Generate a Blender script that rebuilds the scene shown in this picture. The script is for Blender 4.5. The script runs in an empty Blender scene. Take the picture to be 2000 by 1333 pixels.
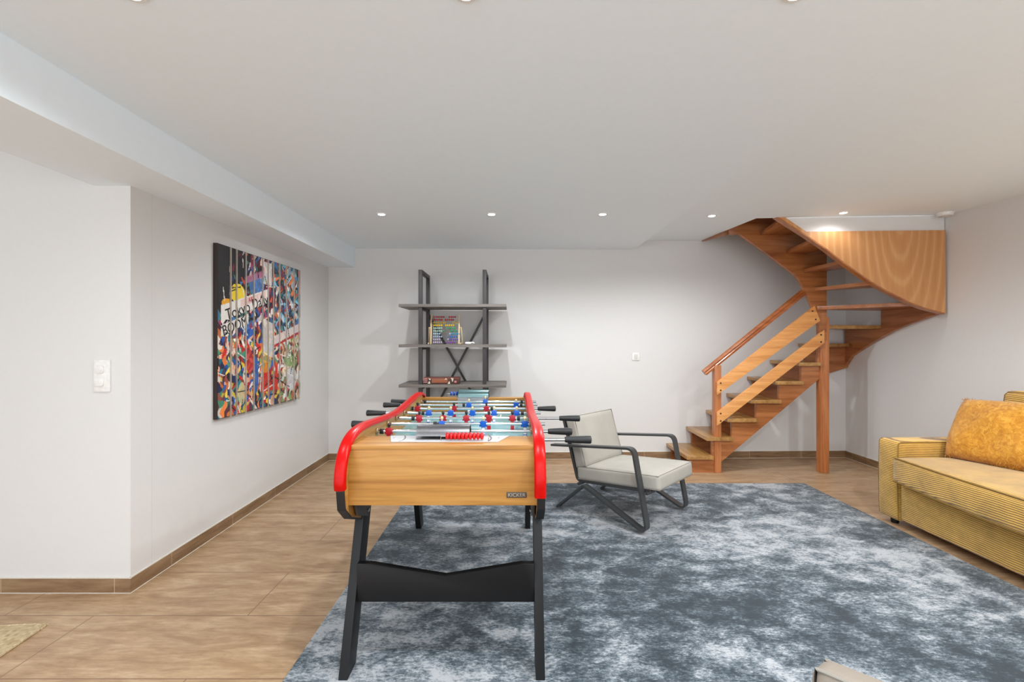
import bpy, bmesh, math, random
import numpy as np
from mathutils import Vector, Matrix

random.seed(7)
C = bpy.context.scene.collection
SC = bpy.context.scene
PI = math.pi

# ------------------------------------------------------------------ camera, world, lights, exposure
CAM_H = 1.355
F_PX = 889.0
cam_d = bpy.data.cameras.new('camera')
cam_d.sensor_width = 36.0
cam_d.lens = F_PX / 2000.0 * 36.0
cam_d.clip_start = 0.05
cam = bpy.data.objects.new('camera', cam_d)
C.objects.link(cam)
cam.location = (0, 0, CAM_H)
cam.rotation_euler = (PI / 2, 0, 0)
SC.camera = cam

SC.view_settings.view_transform = 'Standard'
SC.view_settings.look = 'None'
SC.view_settings.gamma = 1.0
SC.view_settings.exposure = 0.40
SC.view_settings.use_curve_mapping = False
SC.cycles.use_denoising = True
SC.cycles.max_bounces = 14
SC.cycles.diffuse_bounces = 10
SC.cycles.sample_clamp_indirect = 6.0
SC.cycles.caustics_reflective = False
SC.cycles.caustics_refractive = False

world = bpy.data.worlds.new('world')
SC.world = world
world.use_nodes = True
WB = world.node_tree.nodes['Background']
WB.inputs[0].default_value = (0.91, 0.955, 1.0, 1)
WB.inputs[1].default_value = 1.95

SPOT_W = 37.0          # every recessed ceiling spotlight
SPOT_COL = (0.95, 0.98, 1.0)


# ------------------------------------------------------------------ helpers
def at(px, py, depth):
    """pixel of the 2000x1333 frame at a known depth -> metres (x, z)"""
    return ((px - 1000.0) / F_PX * depth, CAM_H - (py - 666.5) / F_PX * depth)


def lin(c):
    c = c / 255.0
    return c / 12.92 if c <= 0.04045 else ((c + 0.055) / 1.055) ** 2.4


def rgb(r, g, b):
    return (lin(r), lin(g), lin(b), 1.0)


def obj(name, bm, mats, parent=None, smooth=35.0, matrix=None):
    """link a bmesh as ONE mesh object"""
    if matrix is not None:
        bmesh.ops.transform(bm, matrix=matrix, verts=bm.verts)
    bmesh.ops.recalc_face_normals(bm, faces=bm.faces)
    lim = math.radians(smooth)
    for f in bm.faces:
        f.smooth = True
    for e in bm.edges:
        e.smooth = len(e.link_faces) == 2 and e.calc_face_angle(0.0) < lim
    me = bpy.data.meshes.new(name)
    bm.to_mesh(me)
    bm.free()
    if not isinstance(mats, (list, tuple)):
        mats = [mats]
    for m in mats:
        me.materials.append(m)
    o = bpy.data.objects.new(name, me)
    C.objects.link(o)
    if parent is not None:
        o.parent = parent
    return o


def tag(o, label, cat, group=None):
    o['label'] = label
    o['category'] = cat
    if group:
        o['group'] = group
    return o


def thing(name, label, cat, loc=(0, 0, 0), rotz=0.0, group=None):
    o = bpy.data.objects.new(name, None)
    o.empty_display_size = 0.1
    C.objects.link(o)
    o.location = loc
    o.rotation_euler = (0, 0, rotz)
    return tag(o, label, cat, group)


def struct(name, bm, m, **k):
    o = obj(name, bm, m, **k)
    o['kind'] = 'structure'
    return o


def dup(root, loc, rotz, label):
    r = root.copy()
    C.objects.link(r)
    r.location = loc
    r.rotation_euler = (0, 0, rotz)
    r['label'] = label
    for ch in list(root.children):
        c = ch.copy()
        C.objects.link(c)
        c.parent = r
        for g in list(ch.children):
            d = g.copy()
            C.objects.link(d)
            d.parent = c
    return r


def part_copy(o, parent, loc=None, rot=None, scale=None):
    c = o.copy()
    C.objects.link(c)
    c.parent = parent
    if loc is not None:
        c.location = loc
    if rot is not None:
        c.rotation_euler = rot
    if scale is not None:
        c.scale = scale
    return c


def new():
    return bmesh.new()


def box(bm, x0, x1, y0, y1, z0, z1, mi=0, bevel=0.0):
    vs = [bm.verts.new((x, y, z)) for z in (z0, z1) for y in (y0, y1) for x in (x0, x1)]
    idx = [(0, 2, 3, 1), (4, 5, 7, 6), (0, 1, 5, 4), (2, 6, 7, 3), (0, 4, 6, 2), (1, 3, 7, 5)]
    fs = [bm.faces.new([vs[i] for i in q]) for q in idx]
    for f in fs:
        f.material_index = mi
    if bevel > 0:
        es = list({e for f in fs for e in f.edges})
        bmesh.ops.bevel(bm, geom=es, offset=bevel, segments=2, profile=0.7, affect='EDGES')
    return bm


def prism(bm, poly, axis, lo, hi, mi=0, bevel=0.0):
    """extrude a 2-D outline along an axis; the outline is (y,z), (x,z) or (x,y)"""
    def P(a, b, t):
        return {'x': (t, a, b), 'y': (a, t, b), 'z': (a, b, t)}[axis]
    A = [bm.verts.new(P(a, b, lo)) for a, b in poly]
    B = [bm.verts.new(P(a, b, hi)) for a, b in poly]
    n = len(poly)
    fs = [bm.faces.new(A), bm.faces.new(B[::-1])]
    for i in range(n):
        j = (i + 1) % n
        fs.append(bm.faces.new((A[i], B[i], B[j], A[j])))
    for f in fs:
        f.material_index = mi
    if bevel > 0:
        es = list({e for f in fs for e in f.edges})
        bmesh.ops.bevel(bm, geom=es, offset=bevel, segments=2, profile=0.7, affect='EDGES')
    return bm


def frame_at(d):
    d = d.normalized()
    up = Vector((0, 0, 1)) if abs(d.z) < 0.95 else Vector((0, 1, 0))
    s = d.cross(up).normalized()
    return s, s.cross(d).normalized()


def tube(bm, pts, r, n=12, mi=0, caps=True, ry=None):
    pts = [Vector(p) for p in pts]
    rings = []
    for i, p in enumerate(pts):
        a = pts[max(i - 1, 0)]
        b = pts[min(i + 1, len(pts) - 1)]
        s, u = frame_at(b - a)
        rr = r[i] if isinstance(r, (list, tuple)) else r
        r2 = rr if ry is None else ry
        rings.append([bm.verts.new(p + s * (rr * math.cos(2 * PI * k / n)) + u * (r2 * math.sin(2 * PI * k / n))) for k in range(n)])
    for a, b in zip(rings, rings[1:]):
        for k in range(n):
            f = bm.faces.new((a[k], a[(k + 1) % n], b[(k + 1) % n], b[k]))
            f.material_index = mi
    if caps:
        for q in (rings[0][::-1], rings[-1]):
            f = bm.faces.new(q)
            f.material_index = mi
    return bm


def lathe(bm, prof, n=24, mi=0, mat=None):
    """prof: (radius, height) revolved about z"""
    rings = []
    for r, h in prof:
        rings.append([bm.verts.new((max(r, 1e-5) * math.cos(2 * PI * k / n), max(r, 1e-5) * math.sin(2 * PI * k / n), h)) for k in range(n)])
    for a, b in zip(rings, rings[1:]):
        for k in range(n):
            f = bm.faces.new((a[k], a[(k + 1) % n], b[(k + 1) % n], b[k]))
            f.material_index = mi
    for q in (rings[0][::-1], rings[-1]):
        f = bm.faces.new(q)
        f.material_index = mi
    if mat is not None:
        vs = [v for ring in rings for v in ring]
        bmesh.ops.transform(bm, matrix=mat, verts=vs)
    return bm


def ball(bm, c, r, mi=0, u=12, v=8, sz=(1, 1, 1)):
    m = Matrix.Translation(c) @ Matrix.Diagonal((r * sz[0], r * sz[1], r * sz[2], 1))
    g = bmesh.ops.create_uvsphere(bm, u_segments=u, v_segments=v, radius=1.0, matrix=m)
    for vv in g['verts']:
        for f in vv.link_faces:
            f.material_index = mi
    return bm


def fillet(pts, rad, n=6):
    """round the inner corners of a 2-D polyline"""
    out = [Vector(pts[0])]
    for i in range(1, len(pts) - 1):
        p = Vector(pts[i])
        a = Vector(pts[i - 1]) - p
        b = Vector(pts[i + 1]) - p
        r = rad[i] if isinstance(rad, (list, tuple)) else rad
        ang = a.angle(b)
        t = min(r / math.tan(ang / 2), a.length * 0.48, b.length * 0.48)
        p0 = p + a.normalized() * t
        p2 = p + b.normalized() * t
        for k in range(n + 1):
            s = k / n
            out.append(p0 * (1 - s) ** 2 + p * 2 * s * (1 - s) + p2 * s * s)
    out.append(Vector(pts[-1]))
    return out


def ribbon(bm, pts, y0, y1, th, mi=0, bevel=0.0):
    """a flat bar: thickness th along the 2-D (x,z) path, width y0..y1"""
    n = len(pts)
    L, R = [], []
    for i, p in enumerate(pts):
        p = Vector(p)
        ds = []
        if i > 0:
            ds.append((p - Vector(pts[i - 1])).normalized())
        if i < n - 1:
            ds.append((Vector(pts[i + 1]) - p).normalized())
        nn = sum((Vector((-d.y, d.x)) for d in ds), Vector((0, 0)))
        nn.normalize()
        k = 1.0
        if len(ds) == 2:
            k = 1.0 / max(0.5, math.sqrt((1 + ds[0].dot(ds[1])) / 2))
        L.append(p + nn * th * 0.5 * k)
        R.append(p - nn * th * 0.5 * k)
    rings = []
    for a, b in zip(L, R):
        rings.append([bm.verts.new((a.x, y0, a.y)), bm.verts.new((a.x, y1, a.y)), bm.verts.new((b.x, y1, b.y)), bm.verts.new((b.x, y0, b.y))])
    fs = []
    for a, b in zip(rings, rings[1:]):
        for k in range(4):
            fs.append(bm.faces.new((a[k], a[(k + 1) % 4], b[(k + 1) % 4], b[k])))
    fs.append(bm.faces.new(rings[0][::-1]))
    fs.append(bm.faces.new(rings[-1]))
    for f in fs:
        f.material_index = mi
    return bm


def cushion(sx, sy, sz, r, bulge=(0, 0, 0), cuts=14, deform=None):
    """a soft box: rounded edges and crowned faces, centred on the origin"""
    bm = new()
    bmesh.ops.create_cube(bm, size=2.0)
    bmesh.ops.subdivide_edges(bm, edges=list(bm.edges), cuts=cuts, use_grid_fill=True)
    h = Vector((sx / 2, sy / 2, sz / 2))
    for v in bm.verts:
        p = v.co.copy()
        e = Vector((abs(p.x) > 0.999, abs(p.y) > 0.999, abs(p.z) > 0.999))
        # pull grid lines towards the edges so that the rounding is smooth
        q = Vector([math.copysign(1 - (1 - abs(c)) ** 1.35, c) for c in p])
        w = Vector([q[i] * h[i] for i in range(3)])
        core = Vector([max(-(h[i] - r), min(h[i] - r, w[i])) for i in range(3)])
        d = w - core
        if d.length > 1e-9:
            w = core + d.normalized() * r if sum(1 for i in range(3) if abs(d[i]) > 1e-9) > 1 else core + d
        cx, cy, cz = [math.cos(q[i] * PI / 2) ** 0.7 if abs(q[i]) < 1 else 0.0 for i in range(3)]
        w.x += math.copysign(bulge[0], p.x) * cy * cz * (1 if e.x else 0)
        w.y += math.copysign(bulge[1], p.y) * cx * cz * (1 if e.y else 0)
        w.z += math.copysign(bulge[2], p.z) * cx * cy * (1 if e.z else 0)
        if deform:
            w = deform(w)
        v.co = w
    return bm


# ------------------------------------------------------------------ materials (all procedural)
def mat(name):
    m = bpy.data.materials.new(name)
    m.use_nodes = True
    nt = m.node_tree
    b = nt.nodes['Principled BSDF']
    return m, nt, b


def nd(nt, kind, **k):
    n = nt.nodes.new(kind)
    for a, v in k.items():
        setattr(n, a, v)
    return n


def ramp(nt, fac, stops):
    r = nd(nt, 'ShaderNodeValToRGB')
    el = r.color_ramp.elements
    while len(el) < len(stops):
        el.new(0.5)
    for e, (p, c) in zip(el, stops):
        e.position = p
        e.color = c
    nt.links.new(fac, r.inputs[0])
    return r.outputs[0]


def coords(nt, scale=(1, 1, 1), rot=(0, 0, 0), loc=(0, 0, 0)):
    tc = nd(nt, 'ShaderNodeTexCoord')
    mp = nd(nt, 'ShaderNodeMapping')
    mp.inputs['Scale'].default_value = scale
    mp.inputs['Rotation'].default_value = rot
    mp.inputs['Location'].default_value = loc
    nt.links.new(tc.outputs['Object'], mp.inputs[0])
    return mp.outputs[0]


def noise(nt, vec, scale, detail=4, rough=0.5, dist=0.0):
    n = nd(nt, 'ShaderNodeTexNoise')
    n.inputs['Scale'].default_value = scale
    n.inputs['Detail'].default_value = detail
    n.inputs['Roughness'].default_value = rough
    n.inputs['Distortion'].default_value = dist
    nt.links.new(vec, n.inputs['Vector'])
    return n.outputs['Fac']


def bump(nt, b, height, strength=0.3, dist=0.01):
    bp = nd(nt, 'ShaderNodeBump')
    bp.inputs['Strength'].default_value = strength
    bp.inputs['Distance'].default_value = dist
    nt.links.new(height, bp.inputs['Height'])
    nt.links.new(bp.outputs[0], b.inputs['Normal'])


def mixc(nt, fac, a, c, mode='MIX'):
    m = nd(nt, 'ShaderNodeMix', data_type='RGBA', blend_type=mode)
    for s, v in ((m.inputs[0], fac), (m.inputs[6], a), (m.inputs[7], c)):
        if isinstance(v, (tuple, float, int)):
            s.default_value = v
        else:
            nt.links.new(v, s)
    return m.outputs[2]


def plain(name, col, rough=0.5, metal=0.0, spec=0.5, coat=0.0, grain=0.0, gscale=60.0, var=0.88):
    m, nt, b = mat(name)
    b.inputs['Base Color'].default_value = col
    b.inputs['Roughness'].default_value = rough
    b.inputs['Metallic'].default_value = metal
    b.inputs['Specular IOR Level'].default_value = spec
    b.inputs['Coat Weight'].default_value = coat
    v = coords(nt)
    n = noise(nt, v, gscale, 3)
    dark = tuple(c * var for c in col[:3]) + (1,)
    nt.links.new(ramp(nt, n, [(0.3, dark), (0.7, col)]), b.inputs['Base Color'])
    if grain > 0:
        bump(nt, b, n, grain, 0.002)
    return m


def wood(name, dark, mid, light, axis='x', stretch=14.0, scale=3.0, rough=0.42, coat=0.0, grainbump=0.05):
    m, nt, b = mat(name)
    s = {'x': (1, stretch, stretch), 'y': (stretch, 1, stretch), 'z': (stretch, stretch, 1)}[axis]
    v = coords(nt, s)
    n1 = noise(nt, v, scale * 0.5, 6, 0.6, 0.6)
    n2 = noise(nt, v, scale * 2.2, 5, 0.6, 0.2)
    base = ramp(nt, n1, [(0.28, dark), (0.5, mid), (0.72, light)])
    fine = ramp(nt, n2, [(0.3, (0.72, 0.70, 0.68, 1)), (0.6, (1, 1, 1, 1))])
    nt.links.new(mixc(nt, 0.6, base, fine, 'MULTIPLY'), b.inputs['Base Color'])
    b.inputs['Roughness'].default_value = rough
    b.inputs['Coat Weight'].default_value = coat
    b.inputs['Coat Roughness'].default_value = 0.2
    bump(nt, b, n2, grainbump, 0.002)
    return m


M = {}
M['wall'] = plain('wall_paint', rgb(219, 218, 217), 0.85, spec=0.2, grain=0.01, gscale=40, var=0.985)
M['ceiling'] = plain('ceiling_paint', rgb(238, 247, 254), 0.6, spec=0.3, grain=0.005, gscale=30, var=0.985)
M['white'] = plain('white_plastic', rgb(236, 235, 232), 0.35)
M['offwhite'] = plain('aged_white_plastic', rgb(214, 212, 206), 0.45)
M['black'] = plain('black_lacquer', rgb(21, 21, 22), 0.42, spec=0.3, grain=0.03)
M['rubber'] = plain('black_rubber', rgb(26, 27, 30), 0.42)
M['chrome'] = plain('chrome', rgb(222, 224, 226), 0.16, 1.0)
M['steel'] = plain('brushed_steel', rgb(196, 196, 198), 0.28, 1.0)
M['gunmetal'] = plain('gunmetal_paint', rgb(82, 84, 86), 0.4, 0.55, grain=0.02)
M['bronze'] = plain('bronze_bracket', rgb(86, 78, 70), 0.42, 0.5)
M['shelf_metal'] = plain('dark_iron', rgb(62, 58, 58), 0.45, 0.35)
M['red'] = plain('red_gloss_plastic', rgb(194, 5, 3), 0.3, spec=0.22)
M['plate'] = plain('pale_plate', rgb(196, 196, 199), 0.35)
M['cover_teal'] = plain('tinted_steel_sheet', rgb(112, 142, 144), 0.25, 0.8)
M['cover_steel'] = plain('dull_steel_sheet', rgb(142, 142, 146), 0.3, 1.0)
M['bead_red'] = plain('red_bead_plastic', rgb(206, 16, 24), 0.35)
M['red_shirt'] = plain('red_player_paint', rgb(176, 22, 40), 0.3)
M['blue_shirt'] = plain('blue_player_paint', rgb(22, 92, 196), 0.3)
M['skin'] = plain('pale_head_paint', rgb(226, 206, 160), 0.4)
M['hair'] = plain('dark_head_paint', rgb(36, 32, 32), 0.4)
M['grout'] = plain('white_seal', rgb(228, 224, 214), 0.6)
M['brass'] = plain('tarnished_nickel', rgb(176, 156, 120), 0.35, 0.8)

# oak laminate of the football table
M['oak_x'] = wood('oak_laminate', rgb(148, 96, 36), rgb(180, 128, 60), rgb(192, 144, 76), 'x', 22, 2.4, 0.38)
M['oak_y'] = wood('oak_laminate_side', rgb(148, 96, 36), rgb(180, 128, 60), rgb(192, 144, 76), 'y', 22, 2.4, 0.38)
# stair timbers
M['sapele_x'] = wood('stair_timber_long', rgb(134, 76, 38), rgb(170, 106, 60), rgb(190, 126, 78), 'x', 12, 2.5, 0.34, 0.2)
M['sapele_y'] = wood('stair_timber_deep', rgb(134, 76, 38), rgb(170, 106, 60), rgb(190, 126, 78), 'y', 12, 2.5, 0.34, 0.2)
M['sapele_z'] = wood('stair_timber_upright', rgb(152, 88, 46), rgb(184, 114, 66), rgb(202, 134, 84), 'z', 12, 2.5, 0.34, 0.2)
M['tread'] = wood('worn_tread_timber', rgb(132, 92, 48), rgb(170, 126, 72), rgb(198, 152, 92), 'y', 10, 2.6, 0.32, 0.25)
M['guard'] = wood('varnished_guard_timber', rgb(206, 134, 70), rgb(228, 160, 92), rgb(240, 178, 112), 'x', 12, 2.5, 0.4)
M['rail'] = wood('handrail_timber', rgb(136, 70, 32), rgb(164, 92, 46), rgb(184, 112, 62), 'x', 12, 2.5, 0.22, 0.4)
M['shelf_wood'] = wood('grey_shelf_timber', rgb(92, 86, 82), rgb(118, 112, 107), rgb(142, 136, 130), 'x', 14, 3.0, 0.55)
M['beech'] = wood('pale_beech', rgb(206, 176, 130), rgb(226, 200, 158), rgb(238, 216, 178), 'z', 12, 4.0, 0.5)


def plywood():
    m, nt, b = mat('plywood_panel')
    v = coords(nt, (1.0, 1.0, 0.30), loc=(-1.36, 0, -0.735))
    w = nd(nt, 'ShaderNodeTexWave', wave_type='RINGS', rings_direction='Y')
    w.inputs['Scale'].default_value = 4.5
    w.inputs['Distortion'].default_value = 2.2
    w.inputs['Detail'].default_value = 3.0
    w.inputs['Detail Scale'].default_value = 0.9
    nt.links.new(v, w.inputs['Vector'])
    n = noise(nt, coords(nt, (16, 16, 1.2)), 2.5, 5, 0.6, 0.2)
    c = ramp(nt, w.outputs['Fac'], [(0.0, rgb(200, 142, 90)), (0.72, rgb(204, 148, 95)), (0.98, rgb(212, 159, 108))])
    f = ramp(nt, n, [(0.3, (0.82, 0.80, 0.78, 1)), (0.65, (1, 1, 1, 1))])
    nt.links.new(mixc(nt, 0.7, c, f, 'MULTIPLY'), b.inputs['Base Color'])
    b.inputs['Roughness'].default_value = 0.42
    return m


M['plywood'] = plywood()


def floor_mat():
    m, nt, b = mat('wood_look_floor_tiles')
    v = coords(nt)
    br = nd(nt, 'ShaderNodeTexBrick')
    br.offset = 0.37
    br.inputs['Color1'].default_value = (0.35, 0.35, 0.35, 1)
    br.inputs['Color2'].default_value = (0.65, 0.65, 0.65, 1)
    br.inputs['Mortar'].default_value = (0, 0, 0, 1)
    br.inputs['Scale'].default_value = 1.0
    br.inputs['Mortar Size'].default_value = 0.0028
    br.inputs['Mortar Smooth'].default_value = 0.2
    br.inputs['Brick Width'].default_value = 1.2
    br.inputs['Row Height'].default_value = 0.42
    mp = coords(nt, loc=(0.86, 0.276, 0))
    nt.links.new(mp, br.inputs['Vector'])
    n1 = noise(nt, coords(nt, (1.3, 5.5, 1)), 2.4, 10, 0.7, 0.5)
    n2 = noise(nt, coords(nt, (3.0, 22, 1)), 3.4, 8, 0.72, 0.3)
    n3 = noise(nt, v, 0.9, 3)
    c = ramp(nt, n1, [(0.26, rgb(142, 111, 82)), (0.44, rgb(172, 141, 108)), (0.58, rgb(188, 159, 126)), (0.75, rgb(210, 186, 156))])
    f = ramp(nt, n2, [(0.32, (0.70, 0.66, 0.62, 1)), (0.58, (1, 1, 1, 1)), (0.75, (1.06, 1.06, 1.05, 1))])
    c = mixc(nt, 0.8, c, f, 'MULTIPLY')
    t = ramp(nt, br.outputs['Color'], [(0.3, (0.9, 0.88, 0.86, 1)), (0.7, (1, 1, 1, 1))])
    c = mixc(nt, 0.5, c, t, 'MULTIPLY')
    c = mixc(nt, br.outputs['Fac'], c, rgb(126, 98, 74))
    nt.links.new(c, b.inputs['Base Color'])
    r = ramp(nt, n3, [(0.3, (0.34, 0.34, 0.34, 1)), (0.7, (0.46, 0.46, 0.46, 1))])
    nt.links.new(r, b.inputs['Roughness'])
    bump(nt, b, n2, 0.05, 0.002)
    return m


M['floor'] = floor_mat()


def skirting(axis):
    m, nt, b = mat('skirting_tile_' + axis)
    sc = (1.4, 1.4, 9)
    n1 = noise(nt, coords(nt, sc), 3.0, 6, 0.6, 0.3)
    c = ramp(nt, n1, [(0.3, rgb(112, 86, 60)), (0.5, rgb(136, 108, 80)), (0.7, rgb(154, 128, 97))])
    br = nd(nt, 'ShaderNodeTexBrick')
    br.inputs['Scale'].default_value = 1.0
    br.inputs['Mortar Size'].default_value = 0.0016
    br.inputs['Brick Width'].default_value = 0.61
    br.inputs['Row Height'].default_value = 5.0
    rot = (PI / 2, 0, 0) if axis == 'x' else (PI / 2, 0, PI / 2)
    tc = nd(nt, 'ShaderNodeTexCoord')
    sp = nd(nt, 'ShaderNodeSeparateXYZ')
    cb = nd(nt, 'ShaderNodeCombineXYZ')
    nt.links.new(tc.outputs['Object'], sp.inputs[0])
    nt.links.new(sp.outputs['X' if axis == 'x' else 'Y'], cb.inputs[0])
    cb.inputs[1].default_value = 1.3
    nt.links.new(cb.outputs[0], br.inputs['Vector'])
    nt.links.new(mixc(nt, br.outputs['Fac'], c, rgb(196, 172, 142)), b.inputs['Base Color'])
    b.inputs['Roughness'].default_value = 0.45
    return m


M['skirt_x'] = skirting('x')
M['skirt_y'] = skirting('y')


def rug_mat():
    m, nt, b = mat('mottled_blue_grey_pile')
    big = noise(nt, coords(nt, (0.55, 0.8, 1.0), loc=(3.1, 1.7, 0)), 1.3, 3, 0.5, 0.3)
    mid = noise(nt, coords(nt, (0.8, 1.15, 1.0)), 6.5, 9, 0.68, 0.25)
    fine = noise(nt, coords(nt, (0.8, 1.6, 1)), 55, 6, 0.85, 0.3)

    def madd(a, k, c):
        n = nd(nt, 'ShaderNodeMath', operation='MULTIPLY_ADD')
        nt.links.new(a, n.inputs[0])
        n.inputs[1].default_value = k
        if isinstance(c, float):
            n.inputs[2].default_value = c
        else:
            nt.links.new(c, n.inputs[2])
        return n.outputs[0]
    t = madd(big, 1.7, -0.85)
    t = madd(mid, 2.3, t)
    t = madd(fine, 2.3, t)
    t = madd(t, 1.0, -1.86)
    c = ramp(nt, t, [(0.10, rgb(42, 52, 60)), (0.36, rgb(70, 82, 91)), (0.58, rgb(116, 126, 134)), (0.84, rgb(172, 176, 181))])
    nt.links.new(c, b.inputs['Base Color'])
    b.inputs['Roughness'].default_value = 0.8
    b.inputs['Specular IOR Level'].default_value = 0.2
    b.inputs['Sheen Weight'].default_value = 0.15
    pile = noise(nt, coords(nt), 200, 3, 0.7)
    ad = nd(nt, 'ShaderNodeMath', operation='ADD')
    nt.links.new(pile, ad.inputs[0])
    nt.links.new(mid, ad.inputs[1])
    bump(nt, b, ad.outputs[0], 0.45, 0.006)
    return m


M['rug'] = rug_mat()


def corduroy(name, wx, wy, wz, pitch=0.0125, col=(214, 170, 84), groove=(122, 86, 32)):
    m, nt, b = mat(name)
    tc = nd(nt, 'ShaderNodeTexCoord')
    d = nd(nt, 'ShaderNodeVectorMath', operation='DOT_PRODUCT')
    d.inputs[1].default_value = (wx, wy, wz)
    nt.links.new(tc.outputs['Object'], d.inputs[0])
    wob = noise(nt, coords(nt), 6, 3)
    a = nd(nt, 'ShaderNodeMath', operation='MULTIPLY_ADD')
    nt.links.new(wob, a.inputs[0])
    a.inputs[1].default_value = 0.012
    nt.links.new(d.outputs['Value'], a.inputs[2])
    s = nd(nt, 'ShaderNodeMath', operation='MULTIPLY')
    nt.links.new(a.outputs[0], s.inputs[0])
    s.inputs[1].default_value = 2 * PI / pitch
    sn = nd(nt, 'ShaderNodeMath', operation='SINE')
    nt.links.new(s.outputs[0], sn.inputs[0])
    mr = nd(nt, 'ShaderNodeMapRange')
    mr.inputs['From Min'].default_value = -1
    nt.links.new(sn.outputs[0], mr.inputs[0])
    nap = noise(nt, coords(nt), 7, 5, 0.6, 0.3)
    lightc = ramp(nt, nap, [(0.3, rgb(*[int(c * 0.86) for c in col])), (0.68, rgb(*[min(255, int(c * 1.07)) for c in col]))])
    c = mixc(nt, ramp(nt, mr.outputs[0], [(0.05, (0, 0, 0, 1)), (0.42, (1, 1, 1, 1))]), rgb(*groove), lightc)
    nt.links.new(c, b.inputs['Base Color'])
    b.inputs['Roughness'].default_value = 0.75
    b.inputs['Sheen Weight'].default_value = 0.35
    b.inputs['Specular IOR Level'].default_value = 0.2
    bump(nt, b, mr.outputs[0], 0.55, 0.005)
    return m


M['cord_front'] = corduroy('mustard_corduroy_wrapped', 1, 0, 1)
M['cord_side'] = corduroy('mustard_corduroy_side', 0.02, 0, 1)
M['cord_pipe'] = plain('mustard_piping', rgb(136, 104, 44), 0.7)


def fur():
    m, nt, b = mat('amber_fur')
    v = coords(nt)
    n = noise(nt, v, 26, 6, 0.75, 1.2)
    c = ramp(nt, n, [(0.30, rgb(160, 98, 14)), (0.5, rgb(194, 132, 30)), (0.68, rgb(218, 166, 66))])
    nt.links.new(c, b.inputs['Base Color'])
    b.inputs['Roughness'].default_value = 0.7
    b.inputs['Sheen Weight'].default_value = 0.3
    b.inputs['Specular IOR Level'].default_value = 0.2
    bump(nt, b, noise(nt, v, 120, 4, 0.7, 1.0), 0.6, 0.006)
    return m


M['fur'] = fur()


def linen(name, col):
    m, nt, b = mat(name)
    v = coords(nt)
    n = noise(nt, coords(nt, (1, 1, 1)), 5, 5, 0.6)
    d = tuple(c * 0.86 for c in col[:3]) + (1,)
    c = ramp(nt, n, [(0.3, d), (0.7, col)])
    nt.links.new(c, b.inputs['Base Color'])
    b.inputs['Roughness'].default_value = 0.7
    b.inputs['Specular IOR Level'].default_value = 0.3
    bump(nt, b, noise(nt, v, 260, 3, 0.6), 0.15, 0.002)
    return m


M['linen'] = linen('pale_grey_upholstery', rgb(176, 172, 163))
M['linen_seam'] = plain('upholstery_seam', rgb(140, 136, 127), 0.7)


def mat_weave():
    m, nt, b = mat('woven_jute')
    v = coords(nt)
    ck = nd(nt, 'ShaderNodeTexVoronoi', feature='F1', distance='CHEBYCHEV')
    ck.inputs['Scale'].default_value = 62
    ck.inputs['Randomness'].default_value = 0.25
    nt.links.new(v, ck.inputs['Vector'])
    c = ramp(nt, ck.outputs['Distance'], [(0.15, rgb(222, 206, 172)), (0.6, rgb(164, 140, 102))])
    nt.links.new(c, b.inputs['Base Color'])
    b.inputs['Roughness'].default_value = 0.9
    inv = nd(nt, 'ShaderNodeMath', operation='SUBTRACT')
    inv.inputs[0].default_value = 1.0
    nt.links.new(ck.outputs['Distance'], inv.inputs[1])
    bump(nt, b, inv.outputs[0], 0.8, 0.008)
    return m


M['jute'] = mat_weave()


def field_mat():
    m, nt, b = mat('glass_playing_field')
    b.inputs['Base Color'].default_value = rgb(176, 205, 206)
    n = noise(nt, coords(nt), 3, 2)
    nt.links.new(ramp(nt, n, [(0.3, rgb(116, 170, 178)), (0.7, rgb(142, 190, 194))]), b.inputs['Base Color'])
    b.inputs['Roughness'].default_value = 0.08
    b.inputs['Specular IOR Level'].default_value = 0.7
    return m


M['field'] = field_mat()


def lamp_mat():
    m, nt, b = mat('lit_lamp_lens')
    b.inputs['Base Color'].default_value = (1, 1, 1, 1)
    b.inputs['Emission Color'].default_value = (1.0, 0.97, 0.93, 1)
    b.inputs['Emission Strength'].default_value = 22.0
    return m


M['lamp'] = lamp_mat()


def attr_mat(name, rough=0.5):
    m, nt, b = mat(name)
    a = nd(nt, 'ShaderNodeVertexColor', layer_name='Col')
    n = noise(nt, coords(nt), 40, 3)
    g = ramp(nt, n, [(0.3, (0.86, 0.86, 0.86, 1)), (0.7, (1, 1, 1, 1))])
    nt.links.new(mixc(nt, 0.7, a.outputs[0], g, 'MULTIPLY'), b.inputs['Base Color'])
    b.inputs['Roughness'].default_value = rough
    return m


# ------------------------------------------------------------------ the room
def yb(x):
    """the back wall, very slightly out of square"""
    return 5.17 + 0.0218 * (x + 2.085)


XR = 3.885              # right wall
YREAR = -2.6            # the room stays open behind the photographer
XFAR = -4.6
HC = 2.409


def ceil_z(x, y):
    if x <= 1.41:
        return HC
    k = max(0.0, min(1.0, (y - 3.6) / 1.65))
    a = HC + 0.111 * k
    b_ = 2.472 + 0.048 * k
    s = (x - 1.41) / (XR - 1.41)
    return a * (1 - s) + b_ * s


bm = new()
box(bm, XFAR - 1, XR + 0.2, -1.7, 5.6, -0.1, 0)  # stops short behind the camera so world light reaches the ceiling
struct('floor', bm, M['floor'])

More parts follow.
